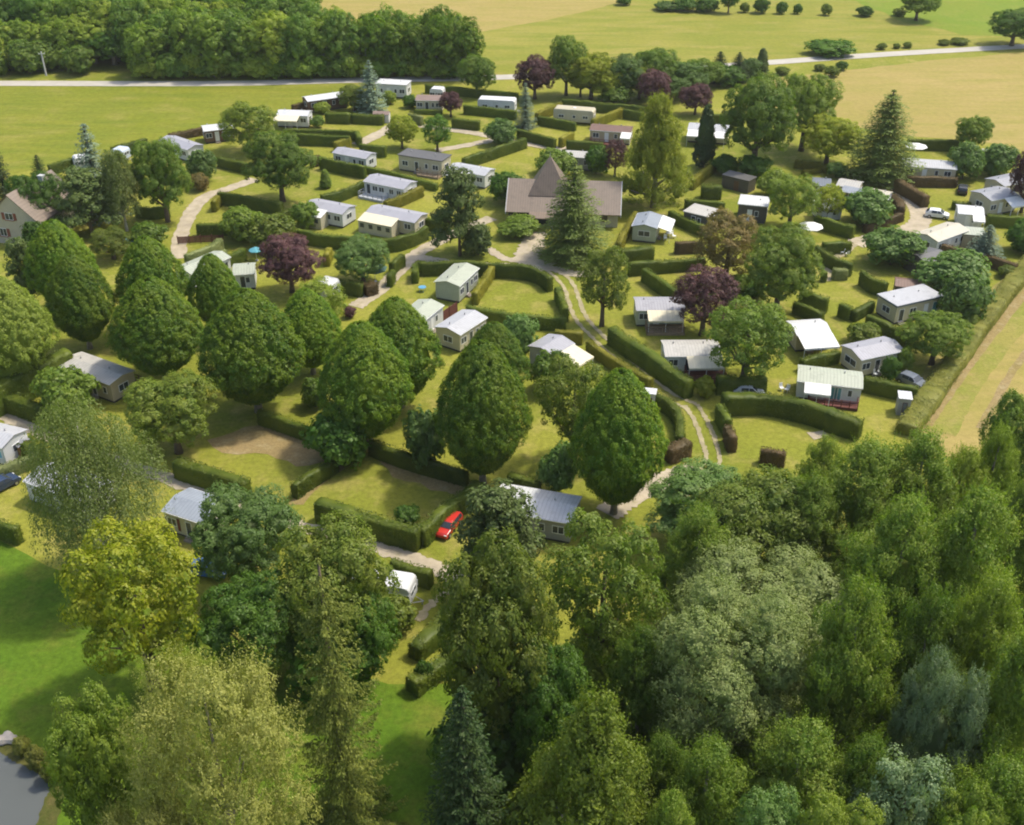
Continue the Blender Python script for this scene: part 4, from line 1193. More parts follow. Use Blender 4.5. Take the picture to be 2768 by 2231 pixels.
home('white home with grey roof, tall windows and front terrace', (1000, 472), (1110, 494), 'lilac', 'white', w=4.6, deck=[(-1, -.5, .1, 1.8, 'greydeck')], front=[(-.38, 'd', .9), (-.22, 'w', 1.2), (-.06, 'w', 1.2), (.18, 'w', 1.0), (.36, 'w', 1.0)])
home('white home with grey roof and porch behind the small round bush', (838, 540), (944, 560), 'lilac', 'white', w=4.4, tent=(-1, -.40, .12, 2.0, 'white'))
home('long cream home with five porch windows in a row and grey roof', (1004, 556), (1140, 582), 'lilac', 'cream', w=4.6, tent=(-1, -.50, .18, 2.2, 'cream'))
home('home with pale green roof between two clipped trees', (520, 712), (572, 690), 'green', 'white', w=4.0, L=8)
home('home with pale green roof and white gable left of the big purple tree', (628, 720), (690, 716), 'green', 'white', w=4.2, right=[])
caravan('small white caravan with pale roof below the big purple tree', (862, 752), (905, 762), w=2.6)
home('sage green roofed home standing end on with white side wall', (1207, 760), (1262, 710), 'green', 'sage', w=4.2, left=[], zr=3.4)
home('pale green roofed home partly hidden by the clipped trees', (1112, 850), (1166, 808), 'green', 'white', w=4.2, zr=3.4)
home('grey roofed home with cream gable beside the maroon fence', (1208, 886), (1284, 838), 'pale', 'cream', w=4.4, zr=3.4)
home('grey roofed home with wide white awning below the lane hedge', (1462, 940), (1520, 906), 'lilac', 'grey', w=4.4, zr=3.4, awn=[(-1, -.38, .42, 3.4, 'cream')])
home('white home standing end on with pale awning and stone terrace', (1742, 607), (1758, 571), 'blue', 'sage', w=4.2, zr=3.3, awn=[(-1, -.4, .5, 2.2, 'white')], left=[(0, 2.0)])
home('grey roofed home with cream awning left of the purple plum tree', (1716, 812), (1850, 812), 'lilac', 'sage', w=4.4, awn=[(-1, -.28, .42, 2.4, 'cream')], deck=[(-1, -.3, .45, 2.6, 'deck')])
home('white home with cream awning and dark red terrace', (1792, 932), (1945, 931), 'greywhite', 'white', w=4.6, awn=[(-1, -.12, .5, 2.4, 'cream')], deck=[(-1, -.14, .55, 2.8, 'reddeck')])
home('dark timber home with flat white roof behind the bushy maple', (1998, 538), (2080, 546), 'white', 'dark', flat=True, w=4.8)
home('low dark home with flat grey roof above the reddish hedge', (1862, 560), (1930, 576), 'greywhite', 'dark', flat=True, w=4.4, zr=2.8)
shed('dark hut with blue sheet beside the pale shrub', (1962, 466), (2036, 484), 'dark', 'dark', zr=2.5, w=3, flat=True)
home('home under a broad white awning roof beside the bright green tree', (2140, 878), (2235, 872), 'white', 'beige', w=4.4, awn=[(-1, -.48, .5, 3.0, 'white')])
home('grey roofed home with cream gable next to the small round trees', (2302, 944), (2420, 919), 'lilac', 'cream', w=4.4, zr=3.4, left=[(0, 2.4)])
home('white home with pale green roof, white awning and teal door', (2157, 998), (2334, 1018), 'green', 'white', w=4.4, front=[(-.42, 'w', .8), (-.16, 'd', 1.6), (.08, 't', .95), (.14, 't', .9), (.32, 'w', .6)], awn=[(-1, -.38, .02, 1.9, 'white')], deck=[(-1, -.3, .46, 1.3, 'reddeck')])
home('cream home with flat pale roof edged in slate blue', (2398, 811), (2524, 783), 'pale', 'cream', flat=True, w=4.4, zr=3.1, fascia='p_grey', front=[(-.36, 'd', .9), (-.12, 'w', 1.2), (.16, 'd', .8), (.36, 't', 1.0)])
shed('brown roofed shed behind the slate edged cream home', (2420, 753), (2500, 762), 'brown', 'dark', zr=2.7, w=3.4)
shed('dark barn like shed in front of the pale fruit bush', (2478, 690), (2545, 676), 'dark', 'dark', zr=3.2, w=5.0)
home('white home with beige sunlit roof by the sandy drive', (2506, 634), (2592, 603), 'cream', 'white', w=4.4, zr=3.3)
home('white home with bright flat roof and side porch next to the parked white car', (2588, 557), (2660, 563), 'white', 'white', w=4.4, awn=[(-1, .05, .5, 1.8, 'white')])
home('cream home with grey roof and bright white awning by the right edge', (2652, 522), (2728, 508), 'grey', 'cream', w=5.2, zr=3.6, awn=[(-1, -.05, .5, 2.2, 'white')])
home('long grey roofed home tucked behind the dark purple tree', (2690, 486), (2764, 470), 'grey', 'cream', w=4.6, zr=3.4)
home('long low cream home with pale roof behind the cedar', (2438, 430), (2586, 440), 'pale', 'cream', w=4.8)
home('home with slate blue roof beside the pale green shrub', (2196, 482), (2248, 486), 'slate', 'brown', w=4.2)
home('home with greyish pink roof above the slate blue roofed one', (2268, 484), (2330, 494), 'greywhite', 'beige', w=4.2)
home('low home with bluish grey roof in the shade of the cedar', (2282, 501), (2348, 514), 'blue', 'dark', w=3.6, zr=2.8)
home('home with cream white roof beside the round copper hedge', (2352, 512), (2408, 522), 'cream', 'white', w=4.4)
home('home with white roof almost hidden by the young yellowish trees', (2210, 545), (2268, 540), 'white', 'white', w=4.0)
# near rows
home('beige home with pale grey roof in the shade of the clipped trees', (184, 962), (330, 1014), 'greywhite', 'beige', w=4.2, zr=3.3, rise=.35, deck=[(1, .1, .5, 1.2, 'reddeck')], front=[(-.40, 'd', .9), (-.05, 'w', .8), (.16, 'd', .8), (.36, 'w', .7)])
home('white home with blue framed window at the left edge', (-70, 1150), (38, 1176), 'pale', 'white', w=4.2, zr=3.3, front=[(.3, 'b', 1.4), (-.3, 'b', 1.4)], right=[(0, 1.2)])
shed('small shed with orange wooden door beside the blue windowed home', (44, 1182), (66, 1190), 'grey', 'terra', zr=2.2, w=2.0)
home('white home seen through the weeping birch', (100, 1262), (268, 1320), 'pale', 'white', w=4.4, zr=3.4)
home('grey roofed home with maroon shutters beside the weeping birch', (472, 1338), (585, 1374), 'blue', 'cream', w=4.6, zr=3.4, front=[(-.44, 'm', .35), (-.30, 'w', 1.2), (-.14, 'm', .35), (.1, 'd', .8), (.34, 'w', 1.0)])
home('white tent like roofed home behind the pine near the red car', (1340, 1330), (1560, 1368), 'white', 'grey', w=5.0, zr=3.4, right=[(0, 1.6)])
caravan('white caravan at the end of the gravel lane', (1040, 1560), (1116, 1572), w=2.5)
caravan('white caravan glimpsed under the big olive tree', (925, 1540), (1010, 1560), w=2.4)

# ------------------------------------------------------------------ small things
shed('small white roofed shed with grey doors at the field edge', (2428, 1066), (2466, 1070), 'white', 'grey', zr=2.5, w=2.0, flat=True, door='p_grey')
shed('little orange tiled shed beside the dark covered car', (1012, 300), (1050, 301), 'pink', 'white', zr=2.3, w=2.2, L=3.6)
shed('white board sided toilet cabin behind the last clipped tree', (1748, 1056), (1766, 1058), 'white', 'white', zr=2.4, w=1.5, L=1.7, flat=True, name='cabin', cat='cabin')
shed('white canvas gazebo roof near the round field tree', (2655, 402), (2680, 405), 'white', 'white', zr=2.3, w=2.6, name='gazebo', cat='gazebo')
car('red hatchback parked on the grass beside the clipped hedge', 1212, 1432, (1165, 1490), 'p_red')
car('white car parked on the sandy drive', 2532, 588, (2562, 592), 'p_white', wagon=False)
car('dark grey car parked on the grass by the copper hedge', 2601, 520, (2604, 500), 'p_black')
car('grey blue car at the end of the hedge by the field verge', 2462, 1040, (2490, 1052), 'p_grey', wagon=False)
car('dark car under a grey cover beside the pale blue spruce', 985, 298, (1020, 300), 'p_black')
car('dark blue car cut off by the left edge of the photo', 8, 1320, (45, 1300), 'p_dark')
car('silver car parked just behind the long front hedge', 2022, 1068, (2060, 1070), 'p_silver', wagon=False)
car('blue car half hidden under the big yellow green tree', 566, 1552, (600, 1556), 'p_blue')
parasol('white parasol over a terrace below the bushy maple', 2192, 608, 'c_white', 2.1, 2.9)
parasol('white round parasol beside the cedar', 2477, 392, 'c_white', 2.2, 3.0)
parasol('green garden parasol beneath the little blue green tree', 1012, 722, 'darkgreen', 2.0, 2.8)
parasol('teal blue parasol left of the big purple tree', 690, 672, 'tealcloth', 1.1, 2.4)
parasol('blue parasol behind the tallest clipped tree', 345, 648, 'bluecloth', 1.1, 2.3)
shed('pale green white gazebo beside the small blue spruce', (2600, 622), (2662, 627), 'green', 'beige', zr=2.5, w=3.6, flat=True, name='gazebo', cat='gazebo')
garden_set('white garden table on the terrace of the white end on home', 1808, 640)
garden_set('white garden table on the lawn beside the small dark hedge', 2300, 862)
garden_set('small blue garden table by the sage roofed home', 1142, 788, 'bluecloth')
garden_set('white garden table by the lane corner hedge', 1168, 742)
for i, (x, y) in enumerate(((1798, 650), (1822, 644), (1814, 630), (2290, 692), (2276, 688), (2126, 1060), (2112, 1056))):
    chair(('white garden chair on the terrace of the end on home', 'white garden chair near the hedges above the open lawn', 'white garden chair beside the white awning home with teal door')[0 if i < 3 else 1 if i < 5 else 2], x, y, yaw=i * 1.1)
utility_pole('grey concrete utility pole in front of the roadside shrubs', 125, 205, 140, 'polegrey')
utility_pole('brown wooden utility pole near the left edge shrubs', 24, 190, 130)
utility_pole('grey utility pole standing among the roadside shrubs', 58, 185, 128, 'polegrey')
utility_pole('tall brown utility pole at the gap between the two groves', 993, 205, 116)
utility_pole('shorter grey utility pole beside the tall brown one', 1026, 202, 152, 'polegrey')

for lab, sets in (('white garden chair beside the broad white awning roof home', ((2168, 925), (2182, 930))), ('white garden chair by the grey roofed home with cream gable', ((2378, 1012), (2392, 1006), (2366, 1018))),
                  ('white garden chair at the right end of the slate edged home', ((2540, 838), (2552, 832), (2560, 842))), ('white garden chair on the lawn by the home with five porch windows', ((1128, 640), (1140, 634)))):
    for i, (x, y) in enumerate(sets): chair(lab, x, y, yaw=i * 1.7 + x)
garden_set('white garden table at the right end of the slate edged home', 2550, 840)
garden_set('white garden table by the grey roofed home with cream gable', 2382, 1016)
rg = np.random.default_rng(3)
rv = CSV * np.array([.95, .6, .42]) * (1 + .22 * np.sin(CSV[:, [0]] * 5 + CSV[:, [1]] * 3) + .12 * np.cos(CSV[:, [2]] * 9)) 
tag(link('rock', quad_mesh('rock', rv, CSQ, M['rock']), None, G(22, 2003) + Vector((0, 0, .25))), 'pale rock lying on the pond edge', 'rock')

# boundary fences
def fence(label, pts, h=1.5, mat='deck', name='timber_fence'):
    P = [G(*p) for p in pts]; o = Vector(P[0]); root = empty(name, o); tag(root, label, 'fence')
    pan, k = PB(), 0
    for a, b in zip(P[:-1], P[1:]):
        d = b - a; L = d.length; u = d.normalized(); n = Vector((-u.y, u.x, 0)) * .02
        m = max(1, int(L / 1.8))
        for i in range(m + 1):
            p = a.lerp(b, i / m) - o; q = PB(); q.box(p.x - .06, p.x + .06, p.y - .06, p.y + .06, 0, h + .08); q.build('post', M[mat], root)
        for z in np.arange(.12, h - .1, .17):
            A, B = a - o, b - o
            pan.hexa([A - n + Vector((0, 0, z)), B - n + Vector((0, 0, z)), B + n + Vector((0, 0, z)), A + n + Vector((0, 0, z))],
                     [A - n + Vector((0, 0, z + .14)), B - n + Vector((0, 0, z + .14)), B + n + Vector((0, 0, z + .14)), A + n + Vector((0, 0, z + .14))])
    pan.build('board', M[mat], root)
fence('maroon board fence between the green and the grey roofed homes', [(1172, 890), (1236, 846)], 1.9, 'reddeck')
fence('brown board fence by the gravel path end on the left', [(482, 660), (605, 655)], 1.4, 'reddeck')

# ------------------------------------------------------------------ hedges (points follow the middle of the top)
H = hedge
H([(130, 446), (205, 425)], 'field side hedge left of the tall grey spruce', 'h_green')
H([(300, 398), (395, 374)], 'dark field side hedge behind the small blue white caravan')
H([(455, 362), (545, 345)], 'brownish field side hedge beside the lilac roofed home', 'h_brown', 1.6)
H([(790, 284), (825, 275)], 'short brown hedge linking the two white homes by the meadow', 'h_brown', 1.6)
H([(880, 304), (946, 307)], 'bright green hedge block below the brown sided white home', h=2.2, w=1.6)
H([(950, 308), (1036, 312)], 'bright green hedge below the dark covered car', h=2.0, w=1.6)
H([(1106, 306), (1140, 316)], 'short grey green hedge below the pinkish roofed home', 'h_pale')
H([(1120, 296), (1195, 298)], 'low hedge along the front of the pinkish roofed home', h=1.0)
H([(1254, 284), (1320, 290), (1396, 300)], 'hedge in front of the long white caravan', h=2.0)
H([(1222, 320), (1296, 327)], 'clipped hedge block above the pale loop path')
H([(1150, 228), (1260, 238), (1400, 252)], 'roadside hedge behind the long white caravan')
H([(770, 349), (880, 351), (962, 354)], 'long hedge, upper of two along the grass strip')
H([(765, 362), (860, 364), (944, 368)], 'long hedge, lower of two along the grass strip', h=2.3)
H([(944, 370), (905, 385)], 'yellowing end of the hedge by the curved roof home', 'h_yellow')
H([(962, 354), (972, 372)], 'short return of the hedge beside the pale path')
H([(972, 390), (1042, 396)], 'hedge block behind the curved roof home', h=2.2)
H([(1252, 428), (1330, 402), (1420, 372)], 'long diagonal hedge below the loop path', h=2.2)
H([(865, 425), (985, 450)], 'thick dark hedge in front of the curved roof home', h=2.4)
H([(838, 425), (865, 420)], 'grey brown hedge end beside the curved roof home', 'h_brown')
H([(868, 528), (920, 515), (980, 490)], 'diagonal hedge left of the white home with front terrace')
H([(1040, 545), (1090, 525), (1140, 503)], 'yellowish diagonal hedge right of the white home with front terrace', 'h_yellow')
H([(985, 448), (1080, 470), (1180, 497)], 'low hedge running behind the white home with front terrace', h=1.4)
H([(588, 424), (680, 446)], 'dark hedge behind the small blue green shrub')
H([(590, 518), (760, 548)], 'long dark hedge beside the pale path on the left', h=2.3)
H([(365, 558), (410, 562), (455, 556)], 'hedge curving round a lawn under the round dark tree', h=2.0)
H([(530, 606), (640, 604)], 'hedge along the lawn end by the path', h=2.0)
H([(575, 545), (592, 522)], 'small yellow hedge end at the path bend', 'h_yellow')
H([(730, 585), (800, 560)], 'diagonal hedge left of the home with porch behind the round bush')
H([(800, 620), (830, 626), (900, 636), (985, 645), (1060, 645), (1110, 632), (1152, 612)], 'long curved hedge wrapping the cream home with five porch windows', h=2.3)
H([(1152, 590), (1212, 602)], 'dark hedge between the cream home and the pine')
H([(880, 690), (890, 668)], 'yellow hedge right of the big purple tree', 'h_yellow')
H([(1058, 710), (1076, 696), (1088, 688)], 'bulging hedge at the corner of the lane')
H([(1062, 730), (1050, 745)], 'dark end of the bulging lane corner hedge')
H([(905, 755), (978, 766)], 'hedge below the little blue green tree', h=2.2)
H([(985, 770), (1015, 762)], 'round brown hedge by the rutted lane', 'h_brown', 1.8, 1.8)
H([(610, 675), (565, 690)], 'thin pale hedge above the pale green roofed home', 'h_pale')
H([(595, 645), (560, 668), (500, 690)], 'diagonal hedge with light top behind the clipped trees', 'h_pale')
H([(660, 672), (600, 695)], 'second diagonal hedge behind the clipped trees', 'h_green')
H([(1130, 708), (1240, 706), (1335, 712), (1400, 716), (1450, 726), (1488, 752)], 'long hedge bending round the square lawn by the lane', h=2.3)
H([(1282, 792), (1308, 752), (1330, 718)], 'yellow hedge along the sage roofed home', 'h_yellow', 2.0)
H([(1508, 775), (1518, 800), (1530, 836)], 'hedge on the lane side of the square lawn', h=2.1)
H([(1262, 826), (1390, 848), (1530, 858)], 'dark hedge at the foot of the square lawn', h=2.1)
H([(1124, 712), (1120, 735)], 'short dark hedge beside the seated garden corner')
H([(1500, 893), (1575, 898)], 'yellow topped hedge above the wide awning home', 'h_yellow', 1.8)
H([(1655, 884), (1700, 915), (1770, 962), (1865, 1030)], 'long tall hedge descending along the rutted track', h=2.6, w=1.6)
H([(1592, 920), (1640, 955), (1760, 1025)], 'long hedge opposite across the rutted track', 'h_yellow', 1.8)
H([(1768, 1062), (1815, 1085), (1838, 1125), (1840, 1180)], 'curved hedge round the lawn behind the last clipped tree', h=2.0, w=1.1)
H([(1808, 1212), (1860, 1190)], 'pinkish topped hedge beside the rutted track', 'h_brown', 2.0, 1.6)
H([(1672, 656), (1695, 610), (1718, 572)], 'yellow hedge left of the white end on home', 'h_yellow', 1.9)
H([(1812, 570), (1850, 588), (1905, 612)], 'loose hedge behind the terrace with white table', h=1.9)
H([(1680, 676), (1765, 666)], 'dense hedge below the white end on home', h=2.2, w=1.6)
H([(1826, 655), (1900, 652)], 'copper brown hedge under the bronze tree', 'h_brown', 2.0)
H([(1700, 712), (1790, 704), (1905, 696)], 'long hedge above the narrow lawn strip', h=2.1)
H([(1742, 724), (1785, 755), (1830, 785)], 'diagonal hedge left of the purple plum tree', h=2.2)
H([(1870, 486), (1900, 462), (1932, 437)], 'diagonal yellow green hedge right of the tall pale tree', 'h_yellow', 2.0)
H([(1897, 500), (1952, 503)], 'square dark clipped hedge block alone on the lawn', h=2.4, w=1.8)
H([(1852, 538), (1960, 548)], 'hedge below the lone square hedge block', h=1.9)
H([(1520, 268), (1630, 278), (1740, 288)], 'long back hedge behind the hedge enclosed caravan', h=2.2)
H([(1686, 296), (1738, 303)], 'dark hedge square right of the hedge enclosed caravan')
H([(1602, 322), (1640, 308), (1682, 291)], 'diagonal hedge right of the hedge enclosed caravan', 'h_yellow')
H([(1450, 306), (1480, 292), (1516, 277)], 'diagonal hedge left of the hedge enclosed caravan', 'h_yellow')
H([(1456, 314), (1556, 331)], 'hedge in front of the hedge enclosed caravan', h=1.9)
H([(1400, 350), (1450, 362), (1500, 376)], 'yellow green hedge by the bush at the loop path', h=2.0)
H([(1532, 380), (1630, 386)], 'hedge below the red cluttered brown home', h=1.9)
H([(1515, 374), (1548, 356)], 'diagonal hedge left of the red cluttered brown home', 'h_yellow')
H([(1920, 310), (1990, 312)], 'back hedge between the plum tree and the big maple')
H([(2150, 432), (2240, 446)], 'yellow green lawn hedge under the lime yellow tree', 'h_yellow', 1.6)
H([(2172, 462), (2240, 448)], 'low clipped strip leading to the slate blue roof', 'h_yellow', 1.0)
H([(2295, 462), (2360, 466)], 'dark hedge at the foot of the cedar', h=1.6)
H([(2455, 376), (2530, 378), (2605, 382)], 'dark field hedge behind the white round parasol', h=2.2)
H([(2428, 486), (2465, 505), (2505, 530)], 'thick copper hedge beside the sandy drive', 'h_brown', 2.2, 1.6)
H([(2455, 478), (2590, 480)], 'straight copper hedge behind the dark grey car', 'h_brown', 1.9)
H([(2520, 465), (2588, 466)], 'low green hedge in front of the long low cream home', h=1.3)
H([(2412, 525), (2432, 540), (2436, 560)], 'round copper hedge at the drive bend', 'h_brown', 2.0, 1.6)
H([(2340, 608), (2400, 590), (2440, 575)], 'brown hedge curving below the round green bush', 'h_brown', 1.5)
H([(2205, 582), (2255, 597), (2310, 612)], 'sloping dark hedge right of the white parasol', h=2.2)
H([(2208, 664), (2250, 690), (2302, 714)], 'sloping hedge on the open lawn, longest of three', h=2.2)
H([(2225, 657), (2302, 653)], 'hedge block by the drive end', h=1.9)
H([(2332, 732), (2360, 752), (2398, 766)], 'sloping hedge in the middle of the open lawn', h=2.3)
H([(2254, 727), (2292, 727)], 'square hedge block with pale top on the open lawn', 'h_pale', 1.7, 1.3)
H([(2222, 735), (2236, 735)], 'tiny hedge block beside the square one', h=1.6, w=.9)
H([(2165, 786), (2200, 796), (2240, 806)], 'dark hedge right of the big maple foot', h=2.4)
H([(2150, 815), (2185, 830), (2225, 846)], 'lower hedge beside the big maple foot', h=1.8)
H([(2272, 820), (2302, 832)], 'dark short hedge beside the white garden table', h=2.0)
H([(2308, 842), (2360, 815)], 'glossy bright green hedge left of the slate edged home', h=1.6)
H([(2346, 852), (2400, 874), (2470, 905)], 'long yellow topped hedge in front of the slate edged home', 'h_green', 2.4)
H([(2168, 972), (2215, 960), (2268, 948)], 'diagonal yellow topped hedge left of the cream gable', 'h_green', 1.8)
H([(2338, 1018), (2400, 1032), (2482, 1050)], 'hedge right of the teal door home', h=2.1)
H([(1955, 1070), (2070, 1068), (2180, 1090), (2330, 1138)], 'long front hedge curving round the lowest lawn', h=2.6, w=1.7)
H([(1945, 1092), (1958, 1112), (1970, 1135)], 'tall hedge end at the lawn entrance', h=2.4)
H([(1968, 1148), (1984, 1182)], 'copper topped hedge block at the lawn entrance', 'h_brown', 2.2)
H([(2058, 1212), (2125, 1222)], 'copper hedge on stems at the edge of the wood', 'h_brown', 2.0)
H([(1938, 1020), (2000, 1022), (2070, 1018)], 'dark hedge below the bright green tree', h=2.2, w=1.8)
H([(2495, 650), (2560, 664), (2600, 672)], 'copper hedge in front of the beige roofed home', 'h_brown', 1.8)
H([(2600, 672), (2680, 692), (2748, 716)], 'long copper hedge below the small blue spruce', 'h_brown', 1.8)
H([(2670, 580), (2768, 588), (2850, 596)], 'dark hedge by the right edge homes', h=2.0)
H([(2576, 545), (2625, 548)], 'low hedge behind the bright flat roofed home', h=1.4)
# near left
H([(-60, 1062), (60, 1000), (182, 948)], 'big dark hedge rising behind the beige shaded home', h=4.0, w=2.2)
H([(-20, 1052), (50, 1076), (110, 1098)], 'brown topped hedge along the left lane', 'h_green', 2.4, 1.8)
H([(40, 1190), (115, 1215)], 'hedge beside the blue windowed home', h=2.0)
H([(-20, 1268), (60, 1240), (118, 1218)], 'pale topped hedge in front of the blue windowed home', 'h_pale', 1.6)
H([(-40, 1400), (45, 1425)], 'dark hedge at the left edge above the lush lawn', h=2.2)
H([(475, 1240), (560, 1268), (665, 1300)], 'dark hedge along the lane below the worn pitch', h=2.4, w=1.5)
H([(792, 1310), (840, 1278), (905, 1236)], 'hedge dividing the two open pitches', h=1.9)
H([(700, 1108), (770, 1132), (845, 1160)], 'shaded hedge behind the worn pitch', h=2.0)
H([(1000, 1190), (1110, 1230), (1262, 1274)], 'shaded hedge under the clipped trees behind the grass pitch', h=2.0)
H([(858, 1352), (990, 1392), (1132, 1430)], 'tall straight hedge along the lane side of the grass pitch', h=2.6, w=1.6)
H([(1134, 1428), (1185, 1385), (1235, 1345), (1295, 1302)], 'hedge beside the red car on the right of the grass pitch', h=2.3, w=1.5)
H([(1375, 1280), (1460, 1302)], 'dark hedge behind the tent like roofed home', h=2.0)
H([(1058, 1512), (1105, 1528), (1165, 1546)], 'low hedge behind the lane end caravan', h=2.0)
H([(1228, 1625), (1180, 1690), (1120, 1745)], 'loose bluish hedge running down to the lush lawn', 'h_green', 1.8, 1.6)
H([(1225, 1770), (1165, 1800), (1112, 1838)], 'second bluish hedge running down to the lush lawn', 'h_green', 1.8, 1.6)

H([(2900, 590), (2830, 652), (2768, 722), (2700, 805), (2625, 905), (2555, 1005), (2490, 1095), (2455, 1150)], 'long overgrown grassy bank hedge beside the right hand field', 'h_bank', 1.5, 2.8, 'field boundary bank')

# ------------------------------------------------------------------ trees (middle x, top y, foot y, width in photo pixels)
T = tree
AL = 'clipped egg shaped trees of the avenue'
T('hornbeam', 'l_horn', 165, 592, 850, 190, 'egg shaped clipped tree right of the stone house', AL)
T('hornbeam', 'l_horn', 216, 684, 942, 184, 'egg shaped clipped tree standing over the beige shaded home', AL)
T('hornbeam', 'l_horn', 412, 636, 900, 196, 'broad egg shaped clipped tree below the blue parasol', AL)
T('hornbeam', 'l_horn', 424, 742, 1032, 252, 'egg shaped clipped tree right above the round olive tree', AL)
T('hornbeam', 'l_horn', 582, 684, 905, 146, 'smallest egg shaped clipped tree between the green roofed homes', AL)
T('hornbeam', 'l_horn', 677, 772, 1112, 285, 'widest egg shaped clipped tree in the middle of the avenue', AL)
T('hornbeam', 'l_horn', 835, 775, 1010, 180, 'egg shaped clipped tree half hidden behind the widest one', AL)
T('hornbeam', 'l_horn', 985, 862, 1205, 258, 'egg shaped clipped tree above the dark round bush', AL)
T('hornbeam', 'l_horn', 1075, 798, 1100, 236, 'egg shaped clipped tree left of the grey roofed home with maroon fence', AL)
T('hornbeam', 'l_horn', 1302, 915, 1308, 262, 'egg shaped clipped tree with pale trunk at the grass pitch corner', AL)
T('hornbeam', 'l_horn', 1335, 864, 1105, 188, 'egg shaped clipped tree behind the grass pitch corner tree', AL)
T('hornbeam', 'l_horn', 1670, 992, 1388, 262, 'last egg shaped clipped tree, beside the gravel turn', AL)
T('hornbeam', 'l_green', 25, 742, 1052, 230, 'rounded tree cut by the left edge below the stone house', AL)
# purple leaved trees
PL = 'purple leaved trees'
T('broad', 'l_purple', 782, 630, 790, 148, 'biggest purple tree, left of the rutted lane', PL, 'purple_leaf_tree')
T('broad', 'l_purple', 1446, 154, 268, 104, 'purple tree left of the tall green roadside tree', PL, 'purple_leaf_tree')
T('broad', 'l_purple', 1768, 188, 290, 84, 'purple tree just behind the tall pale yellow tree', PL, 'purple_leaf_tree')
T('broad', 'l_purple', 1882, 226, 310, 84, 'purple round tree above the slim dark cypress', PL, 'purple_leaf_tree')
T('open', 'l_purple', 1906, 716, 906, 160, 'purple plum tree between the two cream awning homes', PL, 'purple_leaf_tree')
T('open', 'l_purple', 1664, 378, 478, 62, 'slim purple tree behind the clubhouse', PL, 'purple_leaf_tree')
T('broad', 'l_purple', 1218, 246, 316, 60, 'small reddish purple tree by the pinkish roofed home', PL, 'purple_leaf_tree')
T('broad', 'l_purple', 2782, 398, 575, 92, 'dark purple tree cut by the right edge', PL, 'purple_leaf_tree')
T('shrub', 'l_purple', 946, 828, 858, 32, 'small purple shrub peeping over the clipped trees', PL)
# upper left
CT = 'trees between the pitches'
T('spruce', 'l_bluespruce', 250, 330, 585, 120, 'tall grey green spruce in front of the hidden caravan', CT)
T('spruce', 'l_spruce', 108, 418, 520, 62, 'small dark spruce in the field corner on the left', CT)
T('spruce', 'l_spruce', 2, 380, 570, 70, 'dark spruce cut by the left edge above the house', CT)
T('broad', 'l_dark', 100, 462, 625, 138, 'dark round tree behind the stone house roof', CT)
T('pine', 'l_pine', 232, 452, 640, 165, 'broad grey green pine above the avenue end', CT)
T('birch', 'l_birch', 322, 400, 625, 110, 'olive birch right of the tall grey spruce', CT)
T('broad', 'l_green', 435, 372, 600, 142, 'round dark topped tree with bare trunk above the path', CT)
T('shrub', 'l_blue', 545, 406, 492, 72, 'small round blue green tree beside the path', CT, 'small_tree', 'tree')
T('shrub', 'l_bronze', 535, 470, 515, 50, 'reddish shrub under the blue green tree')
T('open', 'l_olive', 668, 274, 412, 150, 'loose olive tree in front of the white canopy', CT)
T('broad', 'l_green', 754, 352, 545, 168, 'large green tree with a bare trunk left of the curved roof home', CT)
T('shrub', 'l_green', 660, 560, 648, 105, 'bright green bush by the lawn end hedge')
T('shrub', 'l_olive', 735, 580, 672, 110, 'yellow green bush left of the purple tree')
T('shrub', 'l_green', 824, 546, 612, 70, 'small round bush hiding the home porch')
T('cypress', 'l_green', 879, 458, 508, 26, 'tiny pointed tree alone on a lawn', CT)
T('pine', 'l_pine', 70, 640, 830, 110, 'grey pine below the stone house', CT)
T('open', 'l_olive', 300, 612, 700, 110, 'low olive tree between the avenue and the round lawn', CT)
T('shrub', 'l_green', 405, 600, 670, 90, 'soft green bush above the broad clipped tree')
T('shrub', 'l_dark', 100, 600, 680, 70, 'dark bush against the stone house wall')
T('shrub', 'l_dark', 620, 575, 600, 36, 'dark little bush on the lawn by the path')
# upper middle
T('spruce', 'l_bluespruce', 1000, 162, 306, 76, 'pale blue spruce before the flat white home', CT)
T('broad', 'l_olive', 955, 232, 300, 80, 'olive shrub tree left of the pale blue spruce', CT)
T('shrub', 'l_green', 1054, 248, 282, 34, 'little green bush in front of the flat white home')
T('shrub', 'l_dark', 1108, 258, 292, 36, 'dark little bush below the flat white home')
T('shrub', 'l_green', 868, 276, 306, 44, 'green bush by the brown sided white home')
T('shrub', 'l_green', 855, 315, 345, 36, 'round bush right of the low white roof')
T('broad', 'l_green', 1288, 150, 258, 98, 'green tree between the road and the long caravan', CT)
T('broad', 'l_lime', 1085, 314, 402, 78, 'yellow green young tree beside the pale path', CT)
T('open', 'l_dark', 1181, 312, 410, 72, 'dark round tree on a short trunk inside the loop path', CT)
T('shrub', 'l_blue', 1353, 324, 390, 78, 'blue green bush at the loop path end')
T('spruce', 'l_bluespruce', 1420, 222, 345, 52, 'slim pale spruce right of the long caravan', CT)
T('pine', 'l_pine', 1240, 452, 692, 144, 'loose dark pine standing by the lane', CT)
T('shrub', 'l_pine', 1292, 612, 690, 80, 'low shrub at the foot of the lane pine')
T('broad', 'l_blue', 978, 636, 764, 138, 'little blue green spreading tree above the parasol', CT)
T('shrub', 'l_dark', 1372, 466, 545, 90, 'dark green bush behind the clubhouse end')
T('shrub', 'l_green', 1500, 404, 470, 96, 'green bush left of the clubhouse turret')
T('shrub', 'l_dark', 1612, 395, 470, 66, 'dark bush right of the clubhouse turret')
T('shrub', 'l_green', 1397, 584, 634, 100, 'low bright green bush at the clubhouse corner')
